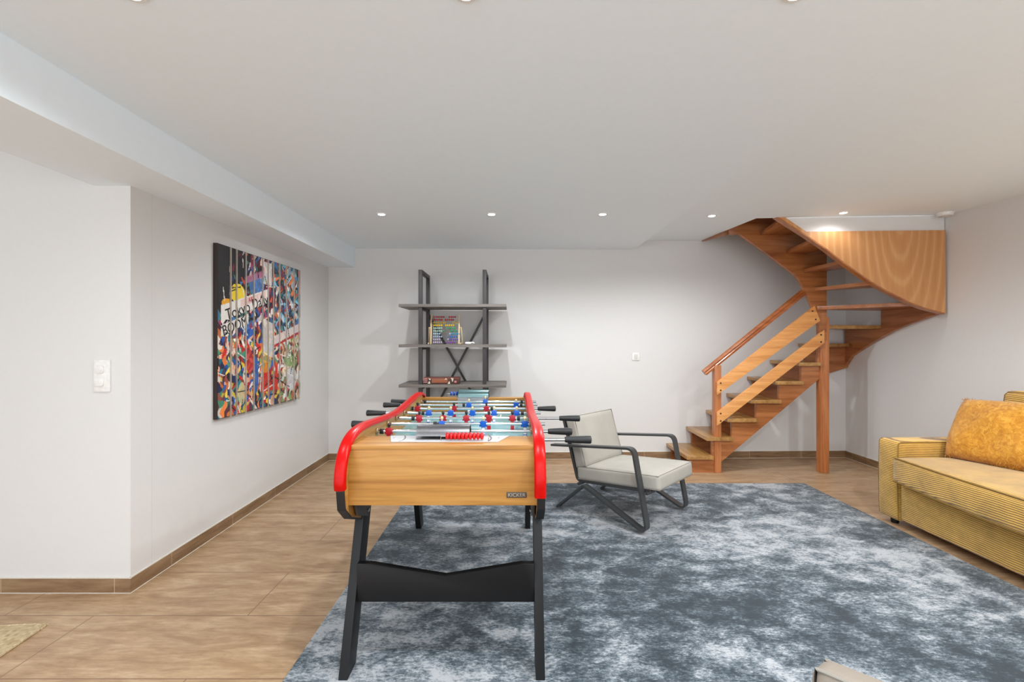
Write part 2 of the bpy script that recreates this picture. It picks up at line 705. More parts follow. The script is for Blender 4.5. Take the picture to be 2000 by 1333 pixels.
bm = new()
OX = 2.19
OY = 4.08
xs = [1.41, 1.8, OX, 2.6, 3.2, XR + 0.1]
ys = [YREAR, 1.0, 3.6, OY, 4.5, 4.9, 5.45]
g = {}
for x in xs:
    for y in ys:
        g[(x, y)] = bm.verts.new((x, y, ceil_z(min(x, XR), y) if x > 1.41 else ceil_z(1.4101, y)))
for i in range(len(xs) - 1):
    for j in range(len(ys) - 1):
        if xs[i] >= OX and ys[j] >= OY:
            continue
        bm.faces.new((g[xs[i], ys[j]], g[xs[i], ys[j + 1]], g[xs[i + 1], ys[j + 1]], g[xs[i + 1], ys[j]]))
low = [bm.verts.new(p) for p in ((XFAR - 1, YREAR, HC), (XFAR - 1, 5.45, HC), (1.41, 5.45, HC), (1.41, YREAR, HC))]
bm.faces.new(low)
# the upright face of the step between the two ceiling heights
st = [bm.verts.new(p) for p in ((1.41, 3.6, HC), (1.41, 5.45, HC), (1.41, 5.45, ceil_z(1.4101, 5.45)))]
bm.faces.new(st)
struct('ceiling', bm, M['ceiling'])

# back wall, rising past the ceiling into the stairwell
bm = new()
prism(bm, [(-2.3, yb(-2.3)), (XR + 0.15, yb(XR + 0.15)), (XR + 0.15, yb(XR) + 0.15), (-2.3, yb(-2.3) + 0.15)], 'z', 0, 4.3)
struct('wall_back', bm, M['wall'])
# left wall and the return that faces the room beside the corridor
bm = new()
prism(bm, [(-2.058, 2.601), (-2.085, 5.2), (-2.4, 5.2), (-2.4, 2.601)], 'z', 0, 2.5)
struct('wall_left', bm, M['wall'])
bm = new()
prism(bm, [(XFAR - 1, 2.453), (-2.056, 2.453), (-2.058, 2.6), (XFAR - 1, 2.6)], 'z', 0, 2.5)
struct('wall_front', bm, M['wall'])
bm = new()
box(bm, XR, XR + 0.15, YREAR, 5.5, 0, 4.3)
struct('wall_right', bm, M['wall'])
bm = new()
box(bm, XFAR - 1.1, XFAR - 1, YREAR, 2.6, 0, 2.5)
struct('wall_added_side', bm, M['wall'])  # unseen end wall, added to keep world light off the switch wall
# dropped beam along the left wall
bm = new()
prism(bm, [(-2.25, YREAR), (-1.725, YREAR), (-1.745, 1.5), (-1.785, yb(-1.8)), (-2.25, yb(-2.25))], 'z', 2.192, HC + 0.02)
struct('trim_1', bm, M['ceiling'])
# stairwell shaft above the ceiling and the bulkhead over the plywood panel
bm = new()
prism(bm, [at(1532, 424, 4.07), at(1847, 420, 4.07), at(1847, 458, 4.07), at(1588, 461, 4.07)], 'y', 4.082, 4.090)
box(bm, OX - 0.1, XR, 4.081, 4.19, 2.50, 4.3)
struct('wall_inner_front', bm, M['wall'])
bm = new()
box(bm, OX - 0.12, OX - 0.001, 4.19, 5.4, 2.54, 4.3)
struct('wall_inner_left', bm, M['wall'])
bm = new()
box(bm, OX - 0.12, XR + 0.15, 4.0, 5.5, 4.3, 4.36)
struct('ceiling_upper', bm, M['ceiling'])


def skirt(name, p, q, m, th=0.009, h=0.077):
    p, q = Vector(p), Vector(q)
    d = (q - p).normalized()
    n = Vector((d.y, -d.x))
    bm = new()
    prism(bm, [tuple(p), tuple(q), tuple(q + n * th), tuple(p + n * th)], 'z', 0, h, bevel=0.001)
    prism(bm, [tuple(p), tuple(q), tuple(q + n * (th + 0.003)), tuple(p + n * (th + 0.003))], 'z', 0, 0.0025, mi=1)
    prism(bm, [tuple(p), tuple(q), tuple(q + n * th * 0.7), tuple(p + n * th * 0.7)], 'z', h, h + 0.006, mi=1)
    return struct(name, bm, [m, M['grout']])


skirt('baseboard_back', (-2.085, yb(-2.085)), (XR, yb(XR)), M['skirt_x'])
skirt('baseboard_left', (-2.058, 2.445), (-2.085, yb(-2.085)), M['skirt_y'])
skirt('baseboard_front', (XFAR - 1, 2.453), (-2.049, 2.453), M['skirt_x'])
skirt('baseboard_right', (XR, yb(XR)), (XR, YREAR), M['skirt_y'])

# ------------------------------------------------------------------ recessed ceiling spotlights
bm = new()
lathe(bm, [(0.030, -0.001), (0.031, -0.006), (0.043, -0.005), (0.045, 0.0)], 28)
ring0 = None


def make_light():
    t = thing('ceiling_light', '', 'ceiling light')
    b1 = new()
    lathe(b1, [(0.028, -0.002), (0.0295, -0.007), (0.041, -0.006), (0.044, 0.0005), (0.028, 0.0005)], 32)
    obj('trim_ring', b1, M['white'], t)
    b2 = new()
    lathe(b2, [(0.0275, 0.0), (0.027, -0.003), (0.018, -0.0045), (0.002, -0.005)], 28)
    obj('lamp_lens', b2, M['lamp'], t)
    return t


bm.free()
light0 = make_light()
ld = bpy.data.lights.new('spot_beam', 'SPOT')
ld.energy = SPOT_W
ld.color = SPOT_COL
ld.spot_size = math.radians(163)
ld.spot_blend = 0.6
ld.shadow_soft_size = 0.028
LIGHTS = [
    (-1.08, 3.77, 'lit recessed ceiling spotlight next to the beam, first of the row before the back wall'),
    (-0.17, 3.77, 'lit recessed ceiling spotlight in the ceiling right above the shelving unit'),
    (0.75, 3.77, 'lit recessed ceiling spotlight over the armchair, third from the beam in its row'),
    (1.72, 3.92, 'lit recessed ceiling spotlight at the edge of the stair opening'),
    (2.84, 3.90, 'recessed ceiling spotlight washing the plywood stair panel'),
    (-1.15, 1.37, 'recessed spotlight before the football table, next to the beam'),
    (-0.14, 1.37, 'recessed spotlight above the camera side of the football table'),
    (0.86, 1.37, 'recessed spotlight above the front half of the rug'),
    (1.86, 1.37, 'added unseen spotlight above the rug beside the mustard sofa'),  # out of view, added to brighten the right side of the room
    (2.90, 1.60, 'added unseen spotlight above the seat of the mustard sofa'),  # out of view, added to lift the right wall and sofa
    (-1.15, -1.03, 'recessed spotlight behind the camera, next to the beam'),
    (-0.14, -1.03, 'recessed spotlight straight behind the camera'),
    (0.86, -1.03, 'recessed spotlight behind the camera, third from the beam'),
    (2.40, -1.03, 'recessed spotlight behind the camera by the sofa wall'),
    (-3.60, -0.10, 'added unseen spotlight in the corridor beyond the beam'),  # out of view, placed to light the wall beside the corridor
]
DIM = {0: 0.7, 2: 0.9, 3: 1.3, 5: 0.6, 4: 0.10, 8: 2.0, 9: 1.9, 10: 0.4, 13: 2.2, 14: 0.2}      # gain per lamp, tuned to balance the brightness of walls, panel and sofa
for i, (x, y, lab) in enumerate(LIGHTS):
    z = ceil_z(x, y)
    o = light0 if i == 0 else dup(light0, (0, 0, 0), 0, lab)
    o.location = (x, y, z)
    o['label'] = lab
    o['group'] = 'recessed ceiling spotlights'
    dd = ld
    if i in DIM:
        dd = ld.copy()
        dd.energy = SPOT_W * DIM[i]
    s = bpy.data.objects.new('spot_beam', dd)
    C.objects.link(s)
    s.location = (x, y, z - 0.02)

# ------------------------------------------------------------------ small fittings
t = thing('light_switch', 'white switch plate with two rockers on the wall beside the corridor corner', 'light switch', (-2.203, 2.453, 1.168))
bm = new()
box(bm, -0.043, 0.043, -0.010, -0.0005, -0.086, 0.086, bevel=0.004)
obj('switch_plate', bm, M['white'], t)
for s in (1, -1):
    bm = new()
    prism(bm, [(a * 0.021, b * 0.021) for a, b in [(-.7, -1), (.7, -1), (1, -.6), (1, .7), (.6, 1), (-.6, 1), (-1, .7), (-1, -.6)]], 'y', -0.017, -0.009, bevel=0.003)
    r = obj('rocker', bm, M['white'], t)
    r.location = (-0.008, 0, 0.036 * s)
    r.rotation_euler = (math.radians(5 * s), 0, 0)

sx, sz = at(1241.5, 697, yb(1.42))
t = thing('wall_socket', 'small square white socket on the back wall between shelving unit and stairs', 'socket', (sx, yb(sx), sz))
bm = new()
box(bm, -0.043, 0.043, -0.010, -0.0005, -0.043, 0.043, bevel=0.004)
obj('cover_plate', bm, M['white'], t)
bm = new()
box(bm, -0.018, 0.020, -0.014, -0.009, -0.030, 0.026, bevel=0.003)
obj('socket_insert', bm, M['offwhite'], t)

t = thing('smoke_detector', 'round white smoke detector on the ceiling corner above the stair panel', 'smoke detector', (3.795, 3.985, ceil_z(3.795, 3.985)))
bm = new()
lathe(bm, [(0.060, 0.0), (0.060, -0.012), (0.052, -0.030), (0.020, -0.036), (0.001, -0.036)], 30)
obj('housing', bm, M['white'], t)
bm = new()
lathe(bm, [(0.046, -0.028), (0.046, -0.033), (0.040, -0.035)], 30)
obj('vent_ring', bm, M['offwhite'], t)

# ------------------------------------------------------------------ rug and door mat
RX0, RX1, RY0, RY1 = -0.905, 2.757, 1.15, 4.295
bm = new()
box(bm, RX0, RX1, RY0, RY1, 0.0005, 0.013, bevel=0.004)
tag(obj('rug', bm, M['rug']), 'large mottled blue-grey rug on the tiled floor under the football table', 'rug')

bm = new()
box(bm, -0.36, 0.36, -0.23, 0.23, 0.0, 0.010, bevel=0.004)
bmesh.ops.bevel(bm, geom=[e for e in bm.edges if abs(e.verts[0].co.z - e.verts[1].co.z) > 0.004], offset=0.02, segments=3, affect='EDGES')
t = thing('doormat', 'small woven beige mat on the bare floor below the light switch', 'mat', (-2.545, 1.905, 0.0005), math.radians(6))
obj('woven_field', bm, M['jute'], t)
bm = new()
pts = []
for a in range(0, 361, 6):
    c, s = math.cos(math.radians(a)), math.sin(math.radians(a))
    pts.append((math.copysign(abs(c) ** 0.16, c) * 0.357, math.copysign(abs(s) ** 0.16, s) * 0.227, 0.007))
tube(bm, pts, 0.006, 8, caps=False)
obj('binding', bm, M['jute'], t)

# ------------------------------------------------------------------ painting
PY0, PY1, PZ0, PZ1 = 3.142, 4.375, 0.811, 2.034
t = thing('wall_art', 'square colourful collage canvas with upright slats hanging on the wall', 'painting', (-2.068, (PY0 + PY1) / 2, (PZ0 + PZ1) / 2))
PW, PHh = PY1 - PY0, PZ1 - PZ0
bm = new()
box(bm, 0.0, 0.032, -PW / 2, PW / 2, -PHh / 2, PHh / 2, bevel=0.002)
obj('canvas_frame', bm, plain('black_canvas_edge', rgb(52, 40, 36), 0.6), t)
N = 170
rs = np.random.RandomState(11)
U, V = np.meshgrid((np.arange(N) + 0.5) / N, (np.arange(N) + 0.5) / N)
S = 1500
su, sv = rs.rand(S), rs.rand(S)
best = np.full((N, N), 9.0)
bi = np.zeros((N, N), int)
wu = U + 0.012 * np.sin(V * 60) + 0.01 * np.sin(V * 23 + U * 31)
wv = V + 0.012 * np.sin(U * 50)
for k in range(S):
    d = (wu - su[k]) ** 2 * 2.2 + (wv - sv[k]) ** 2
    q = d < best
    best[q] = d[q]
    bi[q] = k
pal_top = [(34, 32, 38), (26, 26, 30), (108, 38, 62), (150, 60, 90), (60, 110, 170), (40, 60, 110), (214, 196, 190), (196, 80, 60), (60, 120, 110), (90, 30, 40), (226, 214, 208)]
pal_right = [(52, 104, 160), (30, 60, 90), (120, 180, 200), (212, 120, 70), (230, 220, 210), (70, 120, 120), (40, 40, 48), (170, 190, 200), (150, 60, 60)]
pal_bot = [(30, 28, 34), (190, 40, 36), (226, 170, 140), (44, 92, 170), (230, 200, 70), (70, 140, 110), (140, 70, 60), (30, 44, 90), (216, 120, 60), (240, 228, 214), (90, 52, 60), (24, 110, 130)]
pal_br = [(196, 176, 140), (120, 150, 90), (210, 214, 216), (160, 110, 80), (70, 60, 52), (186, 60, 46), (224, 206, 180)]
cols = np.zeros((S, 3))
for k in range(S):
    u, v = su[k], sv[k]
    if v > 0.5:
        p = pal_right if u > 0.62 else pal_top
        if u < 0.3 and v > 0.72 and rs.rand() < 0.65:
            p = [(30, 29, 33), (38, 34, 40), (24, 24, 28)]
    else:
        p = pal_br if u > 0.66 else pal_bot
    c = np.array(p[rs.randint(len(p))], float)
    cols[k] = np.clip(c * (0.85 + 0.3 * rs.rand()), 0, 255)
img = cols[bi]


def paint(mask, c, a=1.0):
    img[mask] = img[mask] * (1 - a) + np.array(c, float) * a


def band(u0, u1, v0, v1, slope, c, a=1.0):
    vv = V - slope * (U - u0)
    paint((U > u0) & (U < u1) & (vv > v0) & (vv < v1), c, a)


paint((U < 0.105) & (V > 0.63), (30, 29, 31))
paint(((U - 0.19) / 0.075) ** 2 + ((V - 0.735) / 0.06) ** 2 < 1, (236, 208, 52))
paint(((U - 0.085) / 0.05) ** 2 + ((V - 0.665) / 0.032) ** 2 < 1, (232, 164, 40))
paint(((U - 0.40) / 0.09) ** 2 + ((V - 0.80) / 0.07) ** 2 < 1, (74, 124, 186), 0.8)
band(0.26, 0.50, 0.80, 0.845, 0.35, (186, 120, 150), 0.8)
band(0.03, 0.53, 0.555, 0.650, 0.30, (232, 228, 222))
band(0.03, 0.30, 0.470, 0.535, 0.30, (226, 222, 216))
band(0.22, 0.50, 0.655, 0.70, 0.30, (228, 196, 190))
band(0.46, 0.60, 0.36, 0.60, -0.25, (220, 214, 204), 0.85)
paint((U > 0.48) & (U < 0.585) & (V > 0.83) & (V < 0.985), (226, 222, 216), 0.85)
band(0.60, 1.0, 0.415, 0.475, 0.28, (224, 210, 206), 0.9)
band(0.60, 1.0, 0.395, 0.412, 0.28, (186, 40, 40))
paint((U > 0.44) & (U < 0.66) & (V > 0.10) & (V < 0.25 + 0.05 * np.sin(U * 40)), (204, 44, 32), 0.9)
paint(((U - 0.50) / 0.07) ** 2 + ((V - 0.30) / 0.07) ** 2 < 1, (224, 190, 60), 0.6)
paint(((U - 0.86) / 0.085) ** 2 + ((V - 0.16) / 0.085) ** 2 < 1, (206, 212, 218), 0.85)
paint(((U - 0.84) / 0.10) ** 2 + ((V - 0.30) / 0.045) ** 2 < 1, (132, 168, 96), 0.8)
paint(((U - 0.38) / 0.035) ** 2 + ((V - 0.22) / 0.12) ** 2 < 1, (40, 92, 176), 0.85)
paint(((U - 0.315) / 0.04) ** 2 + ((V - 0.31) / 0.08) ** 2 < 1, (198, 44, 40), 0.8)
paint(((U - 0.23) / 0.04) ** 2 + ((V - 0.12) / 0.07) ** 2 < 1, (214, 210, 160), 0.8)
for k in range(90):
    u, v, L = rs.rand() * 0.92, rs.rand() * 0.95, 0.02 + 0.05 * rs.rand()
    th = rs.rand() * 3.14
    du, dv = U - u, V - v
    a = du * math.cos(th) + dv * math.sin(th)
    b_ = -du * math.sin(th) + dv * math.cos(th)
    paint((abs(a) < L) & (abs(b_) < 0.004), [(20, 20, 24), (236, 232, 226), (24, 22, 26)][rs.randint(3)], 0.9)
bm = new()
cl = bm.loops.layers.float_color.new('Col')
gv = [[bm.verts.new((0.0335, -PW / 2 + 0.004 + (PW - 0.008) * i / N, -PHh / 2 + 0.004 + (PHh - 0.008) * j / N)) for i in range(N + 1)] for j in range(N + 1)]
for j in range(N):
    for i in range(N):
        f = bm.faces.new((gv[j][i], gv[j][i + 1], gv[j + 1][i + 1], gv[j + 1][i]))
        c = (lin(img[j, i, 0]), lin(img[j, i, 1]), lin(img[j, i, 2]), 1)
        for lp in f.loops:
            lp[cl] = c
obj('collage_face', bm, attr_mat('collage_paint', 0.45), t)


def text_mesh(name, body, size, m, parent, extrude=0.0006, align='LEFT'):
    cu = bpy.data.curves.new(name, 'FONT')
    cu.body = body
    cu.size = size
    cu.extrude = extrude
    cu.align_x = align
    cu.align_y = 'CENTER'
    tmp = bpy.data.objects.new(name, cu)
    C.objects.link(tmp)
    dg = bpy.context.evaluated_depsgraph_get()
    me = bpy.data.meshes.new_from_object(tmp.evaluated_get(dg))
    bpy.data.objects.remove(tmp)
    bpy.data.curves.remove(cu)
    me.materials.clear()
    me.materials.append(m)
    me.name = name
    o = bpy.data.objects.new(name, me)
    C.objects.link(o)
    o.parent = parent
    return o


ink = plain('black_ink', rgb(28, 26, 28), 0.6)
inkred = plain('red_ink', rgb(176, 34, 44), 0.6)
for body, size, u, v, m, sl in (('Tokyo Daily', 0.118, 0.075, 0.592, ink, 0.30), ('BOOM', 0.105, 0.045, 0.498, ink, 0.30), ('ART', 0.05, 0.30, 0.70, inkred, 0.30)):
    o = text_mesh('lettering', body, size, m, t)
    o.location = (0.0345, -PW / 2 + u * PW, -PHh / 2 + v * PHh)
    o.rotation_euler = Matrix(((0, 0, 1), (1, 0, 0), (0, 1, 0))).to_euler()
    o.rotation_euler = (Matrix.Rotation(-math.atan(sl) * -1, 3, 'X') @ Matrix(((0, 0, 1), (1, 0, 0), (0, 1, 0)))).to_euler()
for u in (0.116, 0.173, 0.268, 0.355, 0.457, 0.526, 0.593, 0.676, 0.775, 0.890, 0.968):
    bm = new()
    box(bm, 0.033, 0.043, -0.0042, 0.0042, -PHh / 2 - 0.012, PHh / 2 - 0.002, bevel=0.001)
    o = obj('slat', bm, plain('pale_metal_slat', rgb(196, 184, 172), 0.35, 0.4) if u == 0.116 else bpy.data.materials['pale_metal_slat'], t)
    o.location = (0, -PW / 2 + u * PW, 0)

# ------------------------------------------------------------------ staircase
stair = thing('staircase', 'open-riser brown wooden winder staircase climbing beside the sofa', 'staircase', (2.1, 4.72, 0))
SO = Vector((2.1, 4.72, 0))


def sp(name, bm, m, parent=stair, **k):
    if parent is stair:
        bmesh.ops.translate(bm, vec=-SO, verts=bm.verts)
    return obj(name, bm, m, parent, **k)


def zt(n):
    return 0.178 + 0.1915 * (n - 1)


TH = 0.036
xo = [1.786, 1.99, 2.20, 2.44, 2.69, 2.93, 3.13]
xw = [1.78, 2.007, 2.239, 2.477, 2.72, 2.987, 3.32]
r_out = [2.06, 2.262, 2.515, 2.75, 2.98, 3.16]
YO = 4.645
YW = lambda x: yb(x) - 0.004
treads = []
for n in range(6):
    ro = r_out[n]
    rw = xw[n + 1] + 0.055
    treads.append([(xo[n], YO), (ro, YO), (rw, YW(rw)), (xw[n], YW(xw[n]))])
YI = 4.69
YP = 4.085
XE = XR - 0.004
treads += [
    [(3.13, 4.66), (3.163, 4.66), (3.163, 4.738), (3.26, 4.738), (XE, 5.20), (XE, YW(XE)), (3.32, YW(3.32))],
    [(3.17, 4.739), (3.254, 4.739), (3.254, 4.69), (XE, 4.745), (XE, YW(XE)), (3.80, YW(3.80))],
    [(3.12, 4.655), (3.254, 4.70), (XE, 4.80), (XE, YP), (3.70, YP)],
    [(3.09, 4.655), (3.17, 4.655), (3.75, YP), (3.30, YP)],
    [(2.985, 4.655), (3.14, 4.655), (3.345, YP), (3.00, YP)],
    [(2.812, 4.655), (3.035, 4.655), (3.045, YP), (2.705, YP)],
    [(2.545, 4.655), (2.86, 4.655), (2.755, YP), (2.43, YP)],
    [(2.27, 4.655), (2.60, 4.655), (2.48, YP + 0.11), (2.195, YP + 0.11)],
]
for n, poly in enumerate(treads):
    bm = new()
    prism(bm, poly, 'z', zt(n + 1) - TH, zt(n + 1), bevel=0.004)
    sp('tread', bm, M['tread'] if n < 8 else M['sapele_y'])

# cut string on the room side of the lower flight
poly = [(1.83, 0.0), (2.085, 0.0), (2.137, 0.096), (3.10, 0.912), (3.163, 0.965), (3.163, zt(7) - TH - 0.001)]
for n in range(6, 0, -1):
    r = r_out[n - 1]
    poly.append((r, zt(n + 1) - TH - 0.001)) if r < 3.15 else None
    poly.append((r if r < 3.15 else 3.135, zt(n) - TH - 0.001)) if n > 1 else poly.append((r, zt(1) - TH - 0.001))
poly.append((1.83, zt(1) - TH - 0.001))
bm = new()
prism(bm, poly, 'y', 4.685, 4.722)
sp('stringer', bm, M['sapele_x'])
# cut string against the back wall
poly = [(1.83, 0.0), (2.2, 0.0), (3.32, 0.88), (XE, 1.05), (XE, zt(7) - TH - 0.001)]
for n in range(6, 0, -1):
    r = xw[n] + 0.055
    poly.append((r, zt(n + 1) - TH - 0.001))
    poly.append((r, zt(n) - TH - 0.001))
poly.append((1.83, zt(1) - TH - 0.001))
bm = new()
prism(bm, poly, 'y', -0.045, -0.012)
for v in bm.verts:
    v.co.y += yb(v.co.x)
sp('stringer', bm, M['sapele_x'])
# string on the right wall under the winders
bm = new()
prism(bm, [(4.095, 1.606), (4.417, 1.519), (4.6, 1.456), (4.85, 1.345), (5.16, 1.184), (5.255, 1.07), (5.255, zt(8) - TH - 0.001), (4.745, zt(8) - TH - 0.001), (4.745, zt(9) - TH - 0.001), (4.095, zt(9) - TH - 0.001)], 'x', XR - 0.04, XR - 0.004)
sp('stringer', bm, M['sapele_y'])
# inner string of the upper flight, running up through the ceiling opening
D = 4.66
pts = [at(*p, D) for p in ((1423, 444), (1424, 458), (1433, 459), (1445, 457), (1500, 497), (1552, 536), (1562, 548), (1576, 576), (1587, 602), (1596, 626), (1603, 650))]
pts += [(3.164, 1.36), (3.222, 1.36), (3.222, 2.75), (2.22, 3.1)]
bm = new()
prism(bm, pts, 'y', 4.657, 4.697, bevel=0.002)
sp('stringer', bm, M['sapele_x'])
# string face applied on the room side of the upper flight: the big plywood panel
pts = [at(*p, 4.06) for p in ((1516, 423), (1569, 457), (1612, 486), (1640, 508), (1680, 537), (1696, 548), (1730, 568), (1775, 590.5), (1802, 601), (1846, 613), (1846, 450), (1574, 453), (1530, 423))]
bm = new()
prism(bm, pts, 'y', 4.055, 4.080)
sp('side_panel', bm, M['plywood'])
bm = new()
edge = [at(*p, 4.06) for p in ((1514, 423), (1569, 458), (1612, 487), (1640, 509), (1680, 538), (1696, 549), (1730, 569), (1775, 591.5), (1802, 602), (1843, 613))]
ribbon(bm, [Vector(p) for p in edge], 4.050, 4.105, 0.012)
sp('panel_edge', bm, M['sapele_x'])
# posts
bm = new()
box(bm, 3.164, 3.253, 4.665, 4.737, 0.0, 1.60, bevel=0.006)
sp('support_post', bm, M['sapele_z'])
bm = new()
box(bm, 2.080, 2.150, 4.672, 4.738, 0.0, 1.105, bevel=0.006)
sp('newel_post', bm, M['sapele_z'])
# handrail: moulded grip on a rebated rail
bm = new()
sec = [(-0.027, -0.012), (-0.024, -0.030), (0.024, -0.030), (0.027, -0.012), (0.020, -0.004), (0.027, 0.010), (0.022, 0.028), (0.0, 0.034), (-0.022, 0.028), (-0.027, 0.010), (-0.020, -0.004)]
a, b_ = Vector((1.985, 4.706, 1.026)), Vector((3.03, 4.706, 1.876))
d = (b_ - a).normalized()
up = Vector((0, 1, 0)).cross(d) * -1
rings = [[bm.verts.new(p + Vector((0, 1, 0)) * q + up * w) for q, w in sec] for p in (a, b_)]
for k in range(len(sec)):
    j = (k + 1) % len(sec)
    bm.faces.new((rings[0][k], rings[0][j], rings[1][j], rings[1][k]))
bm.faces.new(rings[0][::-1])
bm.faces.new(rings[1])
sp('handrail', bm, M['rail'], smooth=28)
# two flat guard rails screwed to the posts, with their screw heads
for quad in (((1400, 747), (1400, 772), (1601, 627), (1590, 598)), ((1400, 806), (1400, 832), (1609, 670), (1609, 645))):
    q = [at(*p, 4.655) for p in quad]
    bm = new()
    prism(bm, q, 'y', 4.645, 4.671, bevel=0.003)
    g = sp('guard_rail', bm, M['guard'])
    for k, (i, j) in enumerate(((0, 1), (3, 2))):
        for s in (0.22, 0.78):
            e = Vector(q[i]) * (1 - s) + Vector(q[j]) * s
            e.x += 0.035 if k == 0 else -0.035
            e.y += 0.02 * (1 if k == 0 else -1)
            bm = new()
            lathe(bm, [(0.009, 0), (0.009, 0.002), (0.005, 0.003)], 12, mat=Matrix.Translation((e.x - SO.x, 4.645 - SO.y, e.y)) @ Matrix.Rotation(PI / 2, 4, 'X'))
            obj('screw_head', bm, plain('dark_screw', rgb(70, 44, 28), 0.5) if 'dark_screw' not in bpy.data.materials else bpy.data.materials['dark_screw'], g)
# board lining the left edge of the ceiling opening
bm = new()
prism(bm, [(4.70, ceil_z(OX, 4.7) - 0.045), (yb(OX) - 0.01, ceil_z(OX, 5.2) - 0.012), (yb(OX) - 0.01, 2.75), (4.10, 2.75), (4.10, ceil_z(OX, 4.1) + 0.01), (4.70, ceil_z(OX, 4.7) + 0.005)], 'x', OX + 0.001, OX + 0.022)
sp('opening_trim', bm, M['sapele_y'])

# ------------------------------------------------------------------ football table
FX, FY = -0.279, 2.63
ft = thing('foosball_table', 'oak table football game with red curved rails and black legs standing on the rug', 'table football', (FX, FY, 0.013))
FO = Vector((FX, FY, 0.013))


def fp(name, bm, m, parent=ft, **k):
    bmesh.ops.translate(bm, vec=-FO, verts=bm.verts)
    return obj(name, bm, m, parent, **k)


XL0, XL1, XR0, XR1 = -0.690, -0.660, 0.100, 0.130
ZTOP, ZBOT = 0.935, 0.692
YF0, YK1 = 1.835, 3.42
top = [(1.775, 0.84), (1.80, 0.895), (1.85, 0.94), (1.93, 0.965), (2.05, 0.971), (2.22, 0.961), (2.42, 0.947), (2.62, 0.939), (2.82, 0.947), (3.02, 0.961), (3.20, 0.971), (3.32, 0.966), (3.40, 0.942), (3.45, 0.895), (3.475, 0.84)]
low_f = [(1.790, 0.76), (1.803, 0.685), (1.875, 0.625), (1.985, 0.580), (2.06, 0.585), (2.19, 0.702)]
low_b = [(5.26 - 0.012 - y, z) for y, z in low_f[::-1]]
side = low_f[::-1] + top[0:1] + top[1:] + low_b[::-1]
for x0, x1 in ((XL0, XL1), (XR0, XR1)):
    bm = new()
    prism(bm, [(y, z) for y, z in side], 'x', x0, x1)
    fp('side_panel', bm, M['oak_y'])
    # black edging strip below the rail end
    for lf in (low_f, low_b[::-1]):
        bm = new()
        path = fillet([(lf[0][0], 0.82), lf[0], lf[1], lf[2], lf[3]], 0.02, 4)
        ribbon(bm, [(p.x, p.y) for p in path], x0 - 0.001, x1 + 0.001, 0.007)
        bmesh.ops.transform(bm, matrix=Matrix(((0, 1, 0, 0), (1, 0, 0, 0), (0, 0, 1, 0), (0, 0, 0, 1))), verts=bm.verts)
        fp('edge_strip', bm, M['rubber'])
# red rails, bent over the top edge
for x0, x1, zf in ((XL0 - 0.003, XL1 + 0.013, 0.775), (XR0 - 0.013, XR1 + 0.003, 0.745)):
    ctrl = [(1.772, zf), (1.768, 0.80)] + [(y, z + 0.005) for y, z in top] + [(3.482, 0.80), (3.478, zf)]
    # smooth the path with Catmull-Rom
    path = []
    for i in range(len(ctrl) - 1):
        p0, p1, p2, p3 = [Vector(ctrl[max(0, min(len(ctrl) - 1, i + k))]) for k in (-1, 0, 1, 2)]
        for s in range(5):
            u = s / 5
            path.append(0.5 * ((2 * p1) + (p2 - p0) * u + (2 * p0 - 5 * p1 + 4 * p2 - p3) * u * u + (3 * p1 - p0 - 3 * p2 + p3) * u ** 3))
    path.append(Vector(ctrl[-1]))
    bm = new()
    n = len(path)
    w = x1 - x0
    prof = [(0.0, -0.010), (0.0, 0.002), (0.004, 0.008), (0.010, 0.011), (w - 0.010, 0.011), (w - 0.004, 0.008), (w, 0.002), (w, -0.010)]
    rings = []
    for i, p in enumerate(path):
        d = (path[min(i + 1, n - 1)] - path[max(i - 1, 0)]).normalized()
        nn = Vector((-d.y, d.x))
        rings.append([bm.verts.new((x0 + a, p.x + nn.x * h, p.y + nn.y * h)) for a, h in prof])
    for a, b_ in zip(rings, rings[1:]):
        for k in range(len(prof)):
            j = (k + 1) % len(prof)
            bm.faces.new((a[k], a[j], b_[j], b_[k]))
    bm.faces.new(rings[0][::-1])
    bm.faces.new(rings[-1])
    fp('bumper_rail', bm, M['red'], smooth=50)
# end panels and the ledges on them
bm = new()
box(bm, XL1, XR0, YF0, YF0 + 0.022, ZBOT, ZTOP - 0.018, bevel=0.001)
fp('front_panel', bm, M['oak_x'])
bm = new()
box(bm, XL1, XR0, YF0 - 0.002, 2.008, ZTOP - 0.018, ZTOP, bevel=0.003)
fp('end_ledge', bm, M['oak_x'])
bm = new()
box(bm, XL1, XR0, YK1 - 0.022, YK1, ZBOT, ZTOP - 0.018, bevel=0.001)
fp('rear_panel', bm, M['oak_x'])
bm = new()
box(bm, XL1, XR0, 3.355, YK1 + 0.002, ZTOP - 0.018, ZTOP, bevel=0.003)
fp('end_ledge', bm, M['oak_x'])
for y0, y1 in ((1.990, 2.006), (3.357, 3.373)):
    bm = new()
    box(bm, XL1, XR0, y0, y1, 0.80, ZTOP - 0.019)
    fp('goal_wall', bm, M['oak_x'])
bm = new()
box(bm, XL1, XR0, YF0 + 0.022, YK1 - 0.022, ZBOT + 0.002, ZBOT + 0.014)
fp('floor_board', bm, M['black'])
bm = new()
box(bm, XL1, XR0, 2.006, 3.357, 0.815, 0.828)
field = fp('playing_field', bm, M['field'])
def marking(b):
    fp('field_marking', b, M['white'], parent=field)


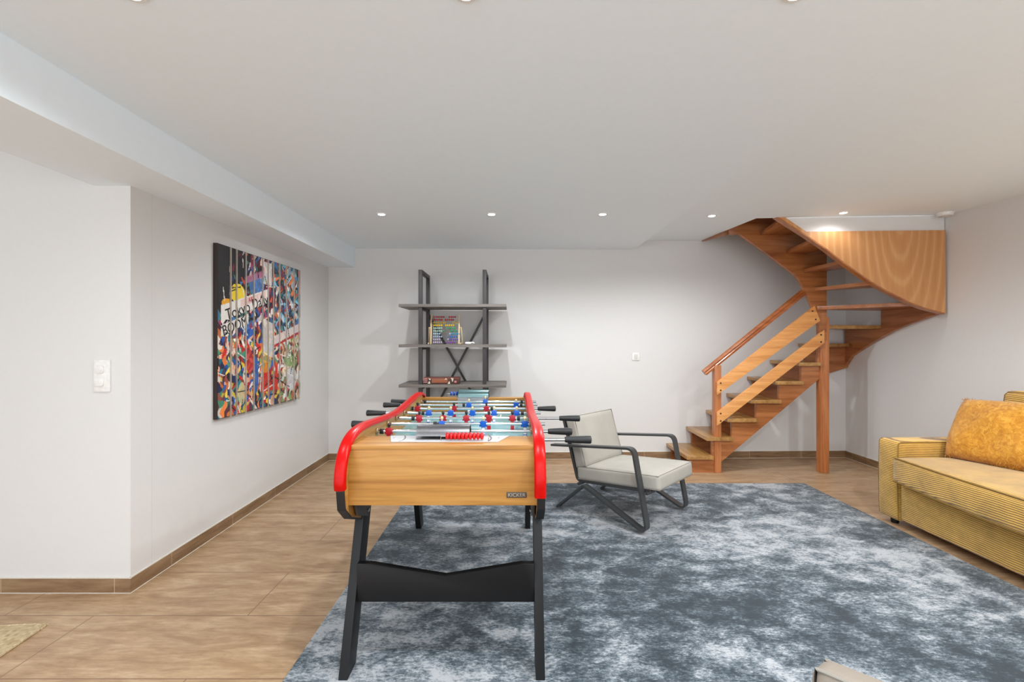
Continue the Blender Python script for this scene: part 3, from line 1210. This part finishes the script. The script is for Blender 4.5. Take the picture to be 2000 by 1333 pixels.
bm = new()
box(bm, XL1 + 0.004, XR0 - 0.004, 2.671, 2.679, 0.8281, 0.8288)
marking(bm)
bm = new()
tube(bm, [(FX + 0.1 * math.cos(a * PI / 18), 2.675 + 0.1 * math.sin(a * PI / 18), 0.8284) for a in range(37)], 0.003, 6, caps=False)
marking(bm)
for y, sgn in ((2.012, 1), (3.350, -1)):
    bm = new()
    ribbon(bm, [(FX - 0.2, y), (FX - 0.2, y + sgn * 0.2), (FX + 0.2, y + sgn * 0.2), (FX + 0.2, y)], -0.8288, -0.8281, 0.006)
    bmesh.ops.transform(bm, matrix=Matrix(((1, 0, 0, 0), (0, 0, 1, 0), (0, -1, 0, 0), (0, 0, 0, 1))), verts=bm.verts)
    marking(bm)
# legs: flat black uprights leaning outwards, each on a bracket
for x0, x1 in ((XL0 + 0.003, XL0 + 0.040), (XR1 - 0.036, XR1 + 0.001)):
    for s in (1, -1):
        mir = (lambda y: y) if s == 1 else (lambda y: 2 * 2.572 - y)
        bm = new()
        poly = [(mir(1.797), 0.013), (mir(1.895), 0.013), (mir(2.125), 0.66), (mir(2.02), 0.66)]
        prism(bm, poly, 'x', x0, x1, bevel=0.003)
        leg = fp('leg', bm, M['black'])
        inner = x1 if x0 < FX else x0 - 0.010
        bm = new()
        prism(bm, [(mir(1.86), 0.70), (mir(2.21), 0.70), (mir(2.10), 0.625), (mir(2.03), 0.575), (mir(1.90), 0.625)], 'x', inner + 0.0005, inner + 0.0095)
        brk = fp('leg_bracket', bm, M['bronze'])
        for yy, zz in ((2.03, 0.60), (2.08, 0.655)):
            bm = new()
            lathe(bm, [(0.008, 0), (0.008, 0.004), (0.004, 0.006)], 10, mat=Matrix.Translation((inner + (0.0095 if x0 < FX else 0.0), mir(yy), zz)) @ Matrix.Rotation(PI / 2 if x0 < FX else -PI / 2, 4, 'Y'))
            fp('bolt', bm, M['steel'], parent=brk)
for yy in (1.905, 3.225):
    bm = new()
    a, b_ = XL0 + 0.041, XR1 - 0.037
    mid = (a + b_) / 2
    prism(bm, [(a, 0.262), (b_, 0.262), (b_, 0.422), (b_ - 0.05, 0.422), (mid, 0.368), (a + 0.05, 0.422), (a, 0.422)], 'y', yy, yy + 0.028, bevel=0.002)
    fp('crossbar', bm, M['black'])
# goal covers, score plates and abacus score counters at both ends
for end, y0, ycov, s in (('front', 1.885, 2.005, 1), ('rear', 3.475, 3.40, -1)):
    red = end == 'front'
    if red:
        bm = new()
        zz = ZTOP + 0.0005
        prism(bm, [(-0.535, 2.005), (-0.502, 1.885), (-0.058, 1.885), (-0.012, 2.005)], 'z', zz, zz + 0.0025, bevel=0.001)
        plate = fp('score_plate', bm, M['plate'])
        for cx in (-0.47, -0.10):
            bm = new()
            tube(bm, [(cx - 0.0 + 0.012 * math.sin(k / 8 * PI), 1.89 + 0.11 * k / 8, zz + 0.003) for k in range(9)], 0.003, 8)
            fp('curved_clip', bm, M['steel'], parent=plate)
        for cx in (-0.505, -0.055):
            bm = new()
            ball(bm, (cx, 1.955, zz + 0.003), 0.005, sz=(1, 1, 0.5))
            fp('plate_screw', bm, M['steel'], parent=plate)
    # half-round metal cover
    cx0, cx1 = (-0.408, -0.182) if red else (-0.400, -0.175)
    cz = ZTOP + 0.004
    yc = 1.985 if red else 3.43
    R = 0.052
    arc = []
    for k in range(15):
        a = math.radians(-8 + (176 if red else 188) * k / 14)
        arc.append((yc + R * math.cos(a) * 1.0, cz + R * math.sin(a)))
    bm = new()
    outer = arc
    innr = [(yc + (p[0] - yc) * 0.94, cz + (p[1] - cz) * 0.94) for p in arc]
    prism(bm, outer + innr[::-1], 'x', cx0, cx1)
    fp('goal_cover', bm, M['cover_steel'] if red else M['cover_teal'], smooth=40)
    if not red:
        for xx in (cx0 - 0.004, cx1):
            bm = new()
            prism(bm, [(p[0], p[1] + 0.002) for p in arc] + [(yc + R + 0.003, 0.85), (3.351, 0.85)][::-1], 'x', xx, xx + 0.004)
            fp('cover_end', bm, M['black'])
    bm = new()
    zz = ZTOP + 0.003
    if red:
        box(bm, cx0 + 0.004, cx1 - 0.004, 1.905, 2.0, zz, zz + 0.004)
    else:
        box(bm, cx0, cx1, 3.349, 3.354, 0.845, ZTOP + 0.002)
        box(bm, cx0, cx1, 3.349, 3.375, ZTOP + 0.001, ZTOP + 0.006)
    fp('goal_tray', bm, M['steel'])
    # counter beads on a wire between two uprights
    wy, wz = (1.905, ZTOP + 0.022) if red else (3.44, ZTOP + 0.022)
    wx0, wx1 = (-0.278, -0.118) if red else (-0.470, -0.405)
    bm = new()
    tube(bm, [(wx0 - 0.02, wy, ZTOP), (wx0 - 0.02, wy, wz), (wx1 + 0.02, wy, wz), (wx1 + 0.02, wy, ZTOP)], 0.003, 8)
    wire = fp('score_counter', bm, M['chrome'])
    nb = 10 if red else 3
    bm = new()
    lathe(bm, [(0.004, -0.0085), (0.013, -0.006), (0.0165, 0.0), (0.013, 0.006), (0.004, 0.0085)], 14, mat=Matrix.Rotation(PI / 2, 4, 'Y'))
    b0 = obj('counter_bead', bm, M['bead_red'] if red else M['blue_shirt'], wire)
    for k in range(nb):
        o = b0 if k == 0 else part_copy(b0, wire)
        o.location = Vector((wx0 + (wx1 - wx0) * (k + 0.5) / nb, wy, wz)) - FO

# rods: eight chromed bars with handle, end cap, rubber stops and players
ZR = 0.915


def handle_mesh():
    b = new()
    lathe(b, [(0.009, 0.0), (0.0125, 0.002), (0.014, 0.012), (0.0165, 0.060), (0.0185, 0.108), (0.0175, 0.116), (0.012, 0.1185)], 20, mat=Matrix.Rotation(PI / 2, 4, 'Y'))
    return b


def player_mesh():
    b = new()
    # legs and foot block below the rod
    prism(b, [(-0.010, -0.070), (0.010, -0.070), (0.011, -0.055), (0.008, -0.014), (-0.008, -0.014), (-0.011, -0.055)], 'x', -0.010, 0.010, mi=1, bevel=0.002)
    # shoulders and torso
    prism(b, [(-0.011, -0.016), (0.011, -0.016), (0.017, 0.002), (0.016, 0.012), (0.008, 0.018), (-0.008, 0.018), (-0.016, 0.012), (-0.017, 0.002)], 'y', -0.012, 0.012, mi=0, bevel=0.003)
    # arms
    for s in (-1, 1):
        tube(b, [(s * 0.016, 0, 0.010), (s * 0.0185, -0.003, -0.002), (s * 0.0165, -0.006, -0.014)], [0.0045, 0.0042, 0.003], 8, mi=0)
    tube(b, [(0, 0, 0.016), (0, 0, 0.023)], 0.005, 8, mi=2)
    ball(b, (0, 0, 0.031), 0.0095, mi=2, sz=(0.9, 0.95, 1.1))
    return b


PM = {}


def get_player(col, parent):
    if col in PM:
        return part_copy(PM[col], parent)
    if col == 'red':
        o = obj('player', player_mesh(), [M['red_shirt'], M['red_shirt'], M['hair']], parent)
    else:
        o = obj('player', player_mesh(), [M['blue_shirt'], M['white'], M['skin']], parent)
    PM[col] = o
    return o


ROD = [  # depth, team, handle start, players
    (2.030, 'red', 0.235, [-0.26]),
    (2.215, 'red', 0.174, [-0.598, -0.36]),
    (2.410, 'blue', -0.730, [-0.372, -0.152, 0.068]),
    (2.590, 'red', 0.268, [-0.527, -0.392, -0.260, -0.131, 0.002]),
    (2.780, 'blue', -0.770, [-0.508, -0.374, -0.241, -0.109, 0.028]),
    (2.960, 'red', 0.166, [-0.613, -0.376, -0.1665]),
    (3.130, 'blue', -0.766, [-0.296, 0.028]),
    (3.300, 'blue', -0.758, [-0.193]),
]
H0 = None
S0 = None
for y, team, hs, pls in ROD:
    bm = new()
    if team == 'red':
        tube(bm, [(-0.735, y, ZR), (hs + 0.01, y, ZR)], 0.0078, 14)
    else:
        tube(bm, [(hs - 0.01, y, ZR), (0.175, y, ZR)], 0.0078, 14)
    rod = fp('rod', bm, M['chrome'])
    if H0 is None:
        h = H0 = obj('handle', handle_mesh(), M['rubber'], rod)
    else:
        h = part_copy(H0, rod)
    h.location = Vector((hs, y, ZR)) - FO
    h.rotation_euler = (0, 0, 0 if team == 'red' else PI)
    for px in pls:
        p = get_player(team, rod)
        p.location = Vector((px, y, ZR)) - FO
        p.rotation_euler = (random.uniform(-0.15, 0.15), 0, 0)
        p.location.z += 0.0
    for sxx in (min(pls) - 0.035 if len(pls) > 1 else XL1 + 0.03, max(pls) + 0.035 if len(pls) > 1 else XR0 - 0.03):
        if S0 is None:
            b = new()
            lathe(b, [(0.0085, -0.009), (0.0135, -0.008), (0.0135, 0.008), (0.0085, 0.009)], 14, mat=Matrix.Rotation(PI / 2, 4, 'Y'))
            st_ = S0 = obj('rod_stop', b, M['rubber'], rod)
        else:
            st_ = part_copy(S0, rod)
        st_.location = Vector((sxx, y, ZR)) - FO
    # flanged bearings where the rod passes the sides
    for xx in (XL1 + 0.003, XR0 - 0.003):
        b = new()
        lathe(b, [(0.0165, -0.003), (0.0165, 0.002), (0.012, 0.006 if xx < FX else -0.006)], 16, mat=Matrix.Translation((xx, y, ZR)) @ Matrix.Rotation(PI / 2, 4, 'Y'))
        fp('bearing', b, M['brass'], parent=rod)

bm = new()
npx, npz = at(1009, 967.5, 1.833)
box(bm, npx - 0.0405, npx + 0.0405, YF0 - 0.003, YF0, npz - 0.0115, npz + 0.0115, bevel=0.001)
plate = fp('nameplate', bm, plain('pewter_plate', rgb(92, 86, 78), 0.4, 0.7))
o = text_mesh('lettering', 'KICKER', 0.021, M['chrome'], plate, 0.0006, 'CENTER')
o.rotation_euler = (PI / 2, 0, 0)
o.location = Vector((npx, YF0 - 0.0036, npz)) - FO

# ------------------------------------------------------------------ lounge armchair
def make_armchair(label, loc, rot):
    t = thing('armchair', label, 'armchair', loc, rot, 'lounge armchairs')
    L = lambda tt: 0.35 - tt          # distance behind the front foot -> local x
    for s in (-1, 1):
        y0, y1 = s * 0.315 - 0.028, s * 0.315 + 0.028
        path = fillet([(L(0.845), 0.494), (L(0.108), 0.584), (L(-0.005), 0.006), (L(0.53), 0.232), (L(0.786), 0.007)], [0, 0.055, 0.045, 0.03, 0], 7)
        bm = new()
        ribbon(bm, path, y0, y1, 0.016)
        obj('side_frame', bm, M['gunmetal'], t)
        yy = s * 0.262
        path = fillet([(L(0.768), 0.700), (L(0.628), 0.238), (L(0.01), 0.290)], 0.04, 7)
        bm = new()
        ribbon(bm, path, yy - 0.011, yy + 0.011, 0.022)
        obj('seat_support', bm, M['gunmetal'], t)
    for tt, z in ((0.02, 0.279), (0.60, 0.222), (0.766, 0.690)):
        bm = new()
        hw = 0.25 if z > 0.5 else 0.30
        box(bm, L(tt) - 0.010, L(tt) + 0.010, -hw, hw, z - 0.009, z + 0.009, bevel=0.002)
        obj('cross_bar', bm, M['gunmetal'], t)
    # seat cushion
    ang = math.atan2(0.060, 0.66)
    bm = cushion(0.70, 0.555, 0.108, 0.022, (0.004, 0.004, 0.012), 12)
    Mx = Matrix.Translation((L(0.285), 0, 0.330)) @ Matrix.Rotation(-ang, 4, 'Y')
    bmesh.ops.transform(bm, matrix=Mx, verts=bm.verts)
    seat = obj('seat_cushion', bm, M['linen'], t, smooth=60)
    bm = new()
    for zz in (0.047, -0.047):
        lp = [(a * 0.343, b * 0.271, zz) for a, b in ((-1, -1), (1, -1), (1, 1), (-1, 1), (-1, -1))]
        tube(bm, lp, 0.004, 6, caps=False)
    bmesh.ops.transform(bm, matrix=Mx, verts=bm.verts)
    obj('piping', bm, M['linen_seam'], seat)
    bang = math.atan2(0.144, 0.48)
    bm = cushion(0.098, 0.555, 0.405, 0.020, (0.010, 0.004, 0.003), 12)
    Mx = Matrix.Translation((L(0.648), 0, 0.540)) @ Matrix.Rotation(-bang, 4, 'Y')
    bmesh.ops.transform(bm, matrix=Mx, verts=bm.verts)
    back = obj('back_cushion', bm, M['linen'], t, smooth=60)
    bm = new()
    for xx in (0.043, -0.043):
        lp = [(xx, a * 0.271, b * 0.197) for a, b in ((-1, -1), (1, -1), (1, 1), (-1, 1), (-1, -1))]
        tube(bm, lp, 0.004, 6, caps=False)
    bmesh.ops.transform(bm, matrix=Mx, verts=bm.verts)
    obj('piping', bm, M['linen_seam'], back)
    return t


arm0 = make_armchair('pale grey cushioned lounge armchair with bent metal frame standing on the rug before the stairs', (0.908, 3.605, 0.013), math.radians(-44.5))
# its twin, of which the photograph shows one top corner at the lower edge
ca, sa = math.cos(math.radians(225)), math.sin(math.radians(225))
lx, ly = -0.31, -0.277
cx, cy = 0.550, 0.835
twin = dup(arm0, (cx - (lx * ca - ly * sa), cy - (lx * sa + ly * ca), 0.013), math.radians(225), 'taupe armchair of which only one back cushion corner shows at the bottom edge')

taupe = linen('taupe_upholstery', rgb(140, 131, 120))
for ch in twin.children:
    if ch.name.startswith(('seat_cushion', 'back_cushion')):
        ch.data = ch.data.copy()
        ch.data.materials[0] = taupe

# ------------------------------------------------------------------ sofa
SY1 = 3.468
SYE = 1.18
so = thing('sofa', 'mustard corduroy sofa with wide arms and an amber pillow', 'sofa', (3.3, 2.32, 0))
SFO = Vector((3.3, 2.32, 0))


def sofa_part(name, bm, c, m, parent=so, **k):
    bmesh.ops.translate(bm, vec=Vector(c) - SFO, verts=bm.verts)
    return obj(name, bm, m, parent, **k)


def loop_pipe(bm, pts, r=0.004):
    tube(bm, pts + pts[:1], r, 6, caps=False)


for ya, yb_ in ((3.282, SY1), (SYE, SYE + 0.186)):
    yc = (ya + yb_) / 2
    bm = cushion(1.06, yb_ - ya, 0.580, 0.030, (0.012, 0.006, 0.008), 14)
    arm = sofa_part('arm', bm, (2.785 + 0.53, yc, 0.045 + 0.29), M['cord_side'], smooth=60)
    bm = new()
    for yy in (ya + 0.010, yb_ - 0.010):
        tube(bm, [(2.794, yy, 0.06), (2.786, yy, 0.35), (2.793, yy, 0.605), (2.81, yy, 0.619), (3.3, yy, 0.622), (3.82, yy, 0.619)], 0.0045, 6)
    sofa_part('piping', bm, (0, 0, 0), M['cord_pipe'], parent=arm)
bm = cushion(0.98, 3.280 - SYE - 0.188, 0.285, 0.02, (0.008, 0, 0), 12)
sofa_part('base', bm, (2.795 + 0.49, (3.28 + SYE + 0.188) / 2, 0.06 + 0.1425), M['cord_front'], smooth=60)
ylen = 3.276 - (SYE + 0.19)
ymid = (3.276 + SYE + 0.19) / 2


def seat_def(w):
    k = max(0.0, 1 - (w.y / (ylen / 2)) ** 2)
    if w.x < 0:
        w.x -= 0.085 * k
    if w.z > 0:
        w.z += 0.012 * k
    return w


bm = cushion(0.86, ylen, 0.176, 0.028, (0.012, 0.0, 0.018), 16, deform=seat_def)
seat = sofa_part('seat_cushion', bm, (2.732 + 0.43, ymid, 0.348 + 0.088), M['cord_front'], smooth=60)
bm = new()
for z in (0.520, 0.354):
    pts = []
    for k in range(25):
        u = -1 + 2 * k / 24
        kk = max(0.0, 1 - (u * 0.985) ** 2)
        pts.append((2.735 - 0.085 * kk, ymid + u * 0.985 * ylen / 2, z + (0.012 * kk if z > 0.45 else 0)))
    tube(bm, pts, 0.005, 6)
sofa_part('piping', bm, (0, 0, 0), M['cord_pipe'], parent=seat)
bm = cushion(0.24, ylen + 0.1, 0.52, 0.04, (0.006, 0, 0), 12)
sofa_part('backrest', bm, (3.735, ymid, 0.10 + 0.26), M['cord_side'], smooth=60)
for q in (0, 1):
    yl = ylen / 2 - 0.012
    bm = cushion(0.24, yl, 0.47, 0.05, (0.03, 0.0, 0.010), 14)
    bmesh.ops.transform(bm, matrix=Matrix.Rotation(math.radians(9), 4, 'Y'), verts=bm.verts)
    bc = sofa_part('back_cushion', bm, (3.60, ymid + (yl / 2 + 0.006) * (1 if q == 0 else -1), 0.535 + 0.225), M['cord_side'], smooth=60)
    bm = new()
    c = Vector((3.60, ymid + (yl / 2 + 0.006) * (1 if q == 0 else -1), 0.76))
    R9 = Matrix.Rotation(math.radians(9), 4, 'Y')
    lp = [tuple(c + R9 @ Vector((-0.106, a * (yl / 2 - 0.016), b * 0.218))) for a, b in ((-1, -0.9), (-0.96, -1), (0.96, -1), (1, -0.9), (1, 0.9), (0.96, 1), (-0.96, 1), (-1, 0.9))]
    loop_pipe(bm, lp, 0.005)
    sofa_part('piping', bm, (0, 0, 0), M['cord_pipe'], parent=bc)
for x in (2.86, 3.76):
    for y in (3.40, SYE + 0.07):
        bm = new()
        lathe(bm, [(0.024, 0.0), (0.028, 0.05), (0.028, 0.07)], 14)
        sofa_part('foot', bm, (x, y, 0.0), M['black'])

# fur cushion leaning on the arm and back
def pillow_mesh(w, h, th, n=26):
    bm = new()
    V_ = {}
    for side in (1, -1):
        for i in range(n + 1):
            for j in range(n + 1):
                u, v = -1 + 2 * i / n, -1 + 2 * j / n
                prof = (max(0.0, 1 - abs(u) ** 3.2) * max(0.0, 1 - abs(v) ** 3.2)) ** 0.55
                pin = 1 - 0.025 * abs(u) ** 3 * abs(v) ** 3 + 0.01 * (1 - u * u)
                pin2 = 1 - 0.035 * abs(u) ** 3 * abs(v) ** 3 + 0.02 * (1 - v * v)
                dent = 0.012 * math.sin(u * 5 + 1) * math.sin(v * 4 + 0.6)
                y = u * w / 2 * pin2
                z = v * h / 2 * pin
                x = side * (prof * (th / 2 + dent))
                key = (i, j, side if 0 < i < n and 0 < j < n else 0)
                if key not in V_:
                    V_[key] = bm.verts.new((x, y, z))
    g = lambda i, j, s: V_[(i, j, s if 0 < i < n and 0 < j < n else 0)]
    for s in (1, -1):
        for i in range(n):
            for j in range(n):
                bm.faces.new((g(i, j, s), g(i + 1, j, s), g(i + 1, j + 1, s), g(i, j + 1, s)))
    return bm


pw, ph, pt = 0.64, 0.45, 0.19
pil = thing('throw_pillow', 'large amber faux-fur pillow leaning back on the mustard sofa', 'pillow', (3.235, 2.965, 0.750), 0)
pil.rotation_euler = (0, 0, 0)
Rm = Matrix.Rotation(math.radians(9), 4, 'Z') @ Matrix.Rotation(math.radians(27), 4, 'Y') @ Matrix.Rotation(math.radians(-3), 4, 'X')
bm = pillow_mesh(pw, ph, pt)
bmesh.ops.recalc_face_normals(bm, faces=bm.faces)
bmesh.ops.transform(bm, matrix=Rm, verts=bm.verts)
# fur strands: slim tapered blades rooted over the whole surface
strand = new()
faces = list(bm.faces)
areas = np.array([f.calc_area() for f in faces])
bm.normal_update()
rs = np.random.RandomState(5)
pick = rs.choice(len(faces), size=26000, p=areas / areas.sum())
cen = Vector((0, 0, 0))
for fi in pick:
    f = faces[fi]
    vs = [l.vert.co for l in f.loops]
    a, b_ = rs.rand(), rs.rand()
    p = (vs[0] * (1 - a) + vs[1] * a) * (1 - b_) + (vs[3] * (1 - a) + vs[2] * a) * b_
    nn = f.normal
    sw = Vector((0.1, math.sin(p.z * 16 + p.y * 11), math.cos(p.y * 14 + p.z * 9) - 0.5))
    d = (nn * 0.36 + sw * 0.55 + Vector(rs.randn(3)) * 0.24).normalized()
    L_ = 0.020 + 0.014 * rs.rand()
    s = d.cross(nn)
    if s.length < 1e-4:
        continue
    s = s.normalized() * 0.0014
    q0, q1, q2 = strand.verts.new(p - s), strand.verts.new(p + s), strand.verts.new(p + d * L_)
    strand.faces.new((q0, q1, q2))
obj('pillow_body', bm, M['fur'], pil, smooth=80)
me = bpy.data.meshes.new('fur')
strand.to_mesh(me)
strand.free()
me.materials.append(M['fur'])
fo = bpy.data.objects.new('fur', me)
C.objects.link(fo)
fo.parent = pil
fo['kind'] = 'stuff'

# ------------------------------------------------------------------ shelving unit and what stands on it
BX, BY = -0.6115, 4.90
sh = thing('shelving_unit', 'tall open shelving unit with grey shelves and dark metal frame by the back wall', 'shelf', (BX, BY, 0))
BO = Vector((BX, BY, 0))


def bp_(name, bm, m, parent=sh, **k):
    bmesh.ops.translate(bm, vec=-BO, verts=bm.verts)
    return obj(name, bm, m, parent, **k)


UXL, UXR = -0.944, -0.283
YFR, YRE = 4.70, 5.115
for ux in (UXL, UXR):
    bm = new()
    w = 0.019
    for y in (YFR, YRE):
        box(bm, ux - w, ux + w, y - w, y + w, 0.0, 2.09, bevel=0.002)
    box(bm, ux - w, ux + w, YFR + w, YRE - w, 2.09 - 0.036, 2.09, bevel=0.002)
    for z in (1.68, 1.265, 0.852, 0.44, 0.03):
        box(bm, ux - 0.012, ux + 0.012, YFR + w, YRE - w, z, z + 0.024)
    bp_('side_frame', bm, M['shelf_metal'])
for z in (1.735, 1.320, 0.907, 0.495, 0.085):
    bm = new()
    box(bm, -1.163, -0.060, YFR - 0.035, YRE + 0.02, z - 0.030, z, bevel=0.002)
    # notches are hidden by the uprights, which pass the board
    bp_('shelf_board', bm, M['shelf_wood'])
for xa, za, xb_, zb_ in ((UXR, 1.70, UXL, 0.44), (UXL, 1.66, UXR, 0.46)):
    bm = new()
    d = Vector((xb_ - xa, 0, zb_ - za)).normalized()
    n_ = Vector((-d.z, 0, d.x)) * 0.013
    y0 = YRE + 0.021 if xa == UXR else YRE + 0.026
    a, b_ = Vector((xa, 0, za)), Vector((xb_, 0, zb_))
    prism(bm, [(p.x, p.z) for p in (a + n_, b_ + n_, b_ - n_, a - n_)], 'y', y0, y0 + 0.004)
    bp_('cross_brace', bm, M['shelf_metal'])

# abacus
ab = thing('abacus', 'wooden counting frame with rainbow beads on the middle shelf', 'abacus', (-0.716, 4.86, 1.322))
W2, HA = 0.150, 0.318
tilt = Matrix.Rotation(math.radians(-6), 4, 'X')
for s in (-1, 1):
    bm = new()
    box(bm, s * W2 - 0.007, s * W2 + 0.007, -0.008, 0.008, 0.0, HA, bevel=0.002)
    bmesh.ops.transform(bm, matrix=tilt, verts=bm.verts)
    obj('frame_post', bm, M['beech'], ab)
    bm = new()
    tube(bm, [(s * (W2 + 0.030), 0.062, 0.010), (s * (W2 + 0.022), 0.020, 0.178)], 0.007, 10)
    tube(bm, [(s * (W2 - 0.004), 0.022, 0.170), (s * (W2 + 0.026), 0.022, 0.178)], 0.006, 10)
    tube(bm, [(s * (W2 + 0.020), -0.035, 0.008), (s * (W2 + 0.034), 0.09, 0.008)], 0.008, 10)
    obj('stand_leg', bm, M['beech'], ab)
bead_cols = [(150, 84, 176), (104, 84, 168), (44, 104, 190), (40, 146, 190), (36, 150, 92), (48, 168, 112), (236, 196, 40), (238, 206, 70), (186, 36, 44), (196, 48, 52)]
gap = [(5, 0.02), (4, 0.035), (5, 0.03), (4, 0.045), (6, 0.03), (5, 0.02), (5, 0.012), (7, 0.03), (5, 0.01), (6, 0.02)]
for r in range(10):
    z = 0.018 + r * 0.0305
    bm = new()
    tube(bm, [(-W2, 0, z), (W2, 0, z)], 0.0016, 6)
    bmesh.ops.transform(bm, matrix=tilt, verts=bm.verts)
    wire = obj('wire', bm, M['steel'], ab)
    bm = new()
    lathe(bm, [(0.003, -0.0075), (0.009, -0.006), (0.0115, 0.0), (0.009, 0.006), (0.003, 0.0075)], 12, mat=Matrix.Rotation(PI / 2, 4, 'Y'))
    mcol = plain('bead_paint_%d' % r, rgb(*bead_cols[r]), 0.25)
    pale = plain('pale_bead_paint_%d' % r, rgb(*[int(c * 0.3 + 228 * 0.7) for c in bead_cols[r]]), 0.25) if r < 6 else mcol
    b0 = obj('bead', bm, mcol, wire)
    lb = b0.copy()
    lb.data = b0.data.copy()
    lb.data.materials[0] = pale
    x = -W2 + 0.02
    for k in range(10):
        if k == 0:
            o = lb
            C.objects.link(o)
            o.parent = wire
        elif k == 5:
            o = b0
        else:
            o = part_copy(lb if k < 5 else b0, wire)
        if k == gap[r][0]:
            x += gap[r][1] * 2
        p = tilt @ Vector((x + 0.01, 0, z))
        o.location = p
        x += 0.0205

# patterned wooden game box
gb = thing('game_box', 'long brown box with cream triangles lying on the lowest visible shelf', 'box', (-0.730, 4.755, 0.9075))
bm = new()
box(bm, -0.185, 0.185, -0.045, 0.075, 0.0, 0.045, bevel=0.003)
obj('box_body', bm, plain('dark_walnut_veneer', rgb(66, 34, 26), 0.4), gb)
bm = new()
box(bm, -0.186, 0.186, -0.046, 0.076, 0.0455, 0.070, bevel=0.003)
obj('lid', bm, plain('red_brown_veneer', rgb(104, 52, 40), 0.4), gb)
bm = new()
box(bm, -0.100, 0.065, -0.0475, -0.0455, 0.014, 0.058, bevel=0.0005)
obj('front_label', bm, plain('chestnut_label', rgb(150, 82, 48), 0.4), gb)
bm = new()
for x, z0, z1, s in ((-0.128, 0.006, 0.034, 1), (-0.122, 0.040, 0.062, -1), (0.078, 0.004, 0.034, 1), (0.112, 0.022, 0.066, -1), (0.045, 0.048, 0.064, 1)):
    prism(bm, [(x - 0.014, z0 if s > 0 else z1), (x + 0.014, z0 if s > 0 else z1 - 0.006), (x + 0.003, z1 if s > 0 else z0)], 'y', -0.0488, -0.0462)
obj('cream_inlay', bm, plain('cream_inlay', rgb(222, 210, 184), 0.4), gb)
bm = new()
for z in (0.018, 0.038, 0.055):
    box(bm, -0.184, -0.145, -0.0482, -0.0462, z, z + 0.009)
box(bm, 0.134, 0.156, -0.0482, -0.0462, 0.016, 0.036)
obj('pink_inlay', bm, plain('pink_inlay', rgb(206, 130, 126), 0.4), gb)

# small white remote
rm = thing('remote_control', 'small white remote on the middle shelf right of the abacus', 'remote', (-0.438, 4.72, 1.322), math.radians(8))
bm = cushion(0.098, 0.036, 0.022, 0.009, (0, 0, 0.002), 8)
bmesh.ops.translate(bm, vec=(0, 0, 0.0115), verts=bm.verts)
obj('remote_body', bm, M['white'], rm, smooth=60)
bm = new()
for k in range(3):
    box(bm, 0.012 + k * 0.010, 0.019 + k * 0.010, -0.0195, -0.0165, 0.006, 0.014)
obj('button', bm, M['hair'], rm)
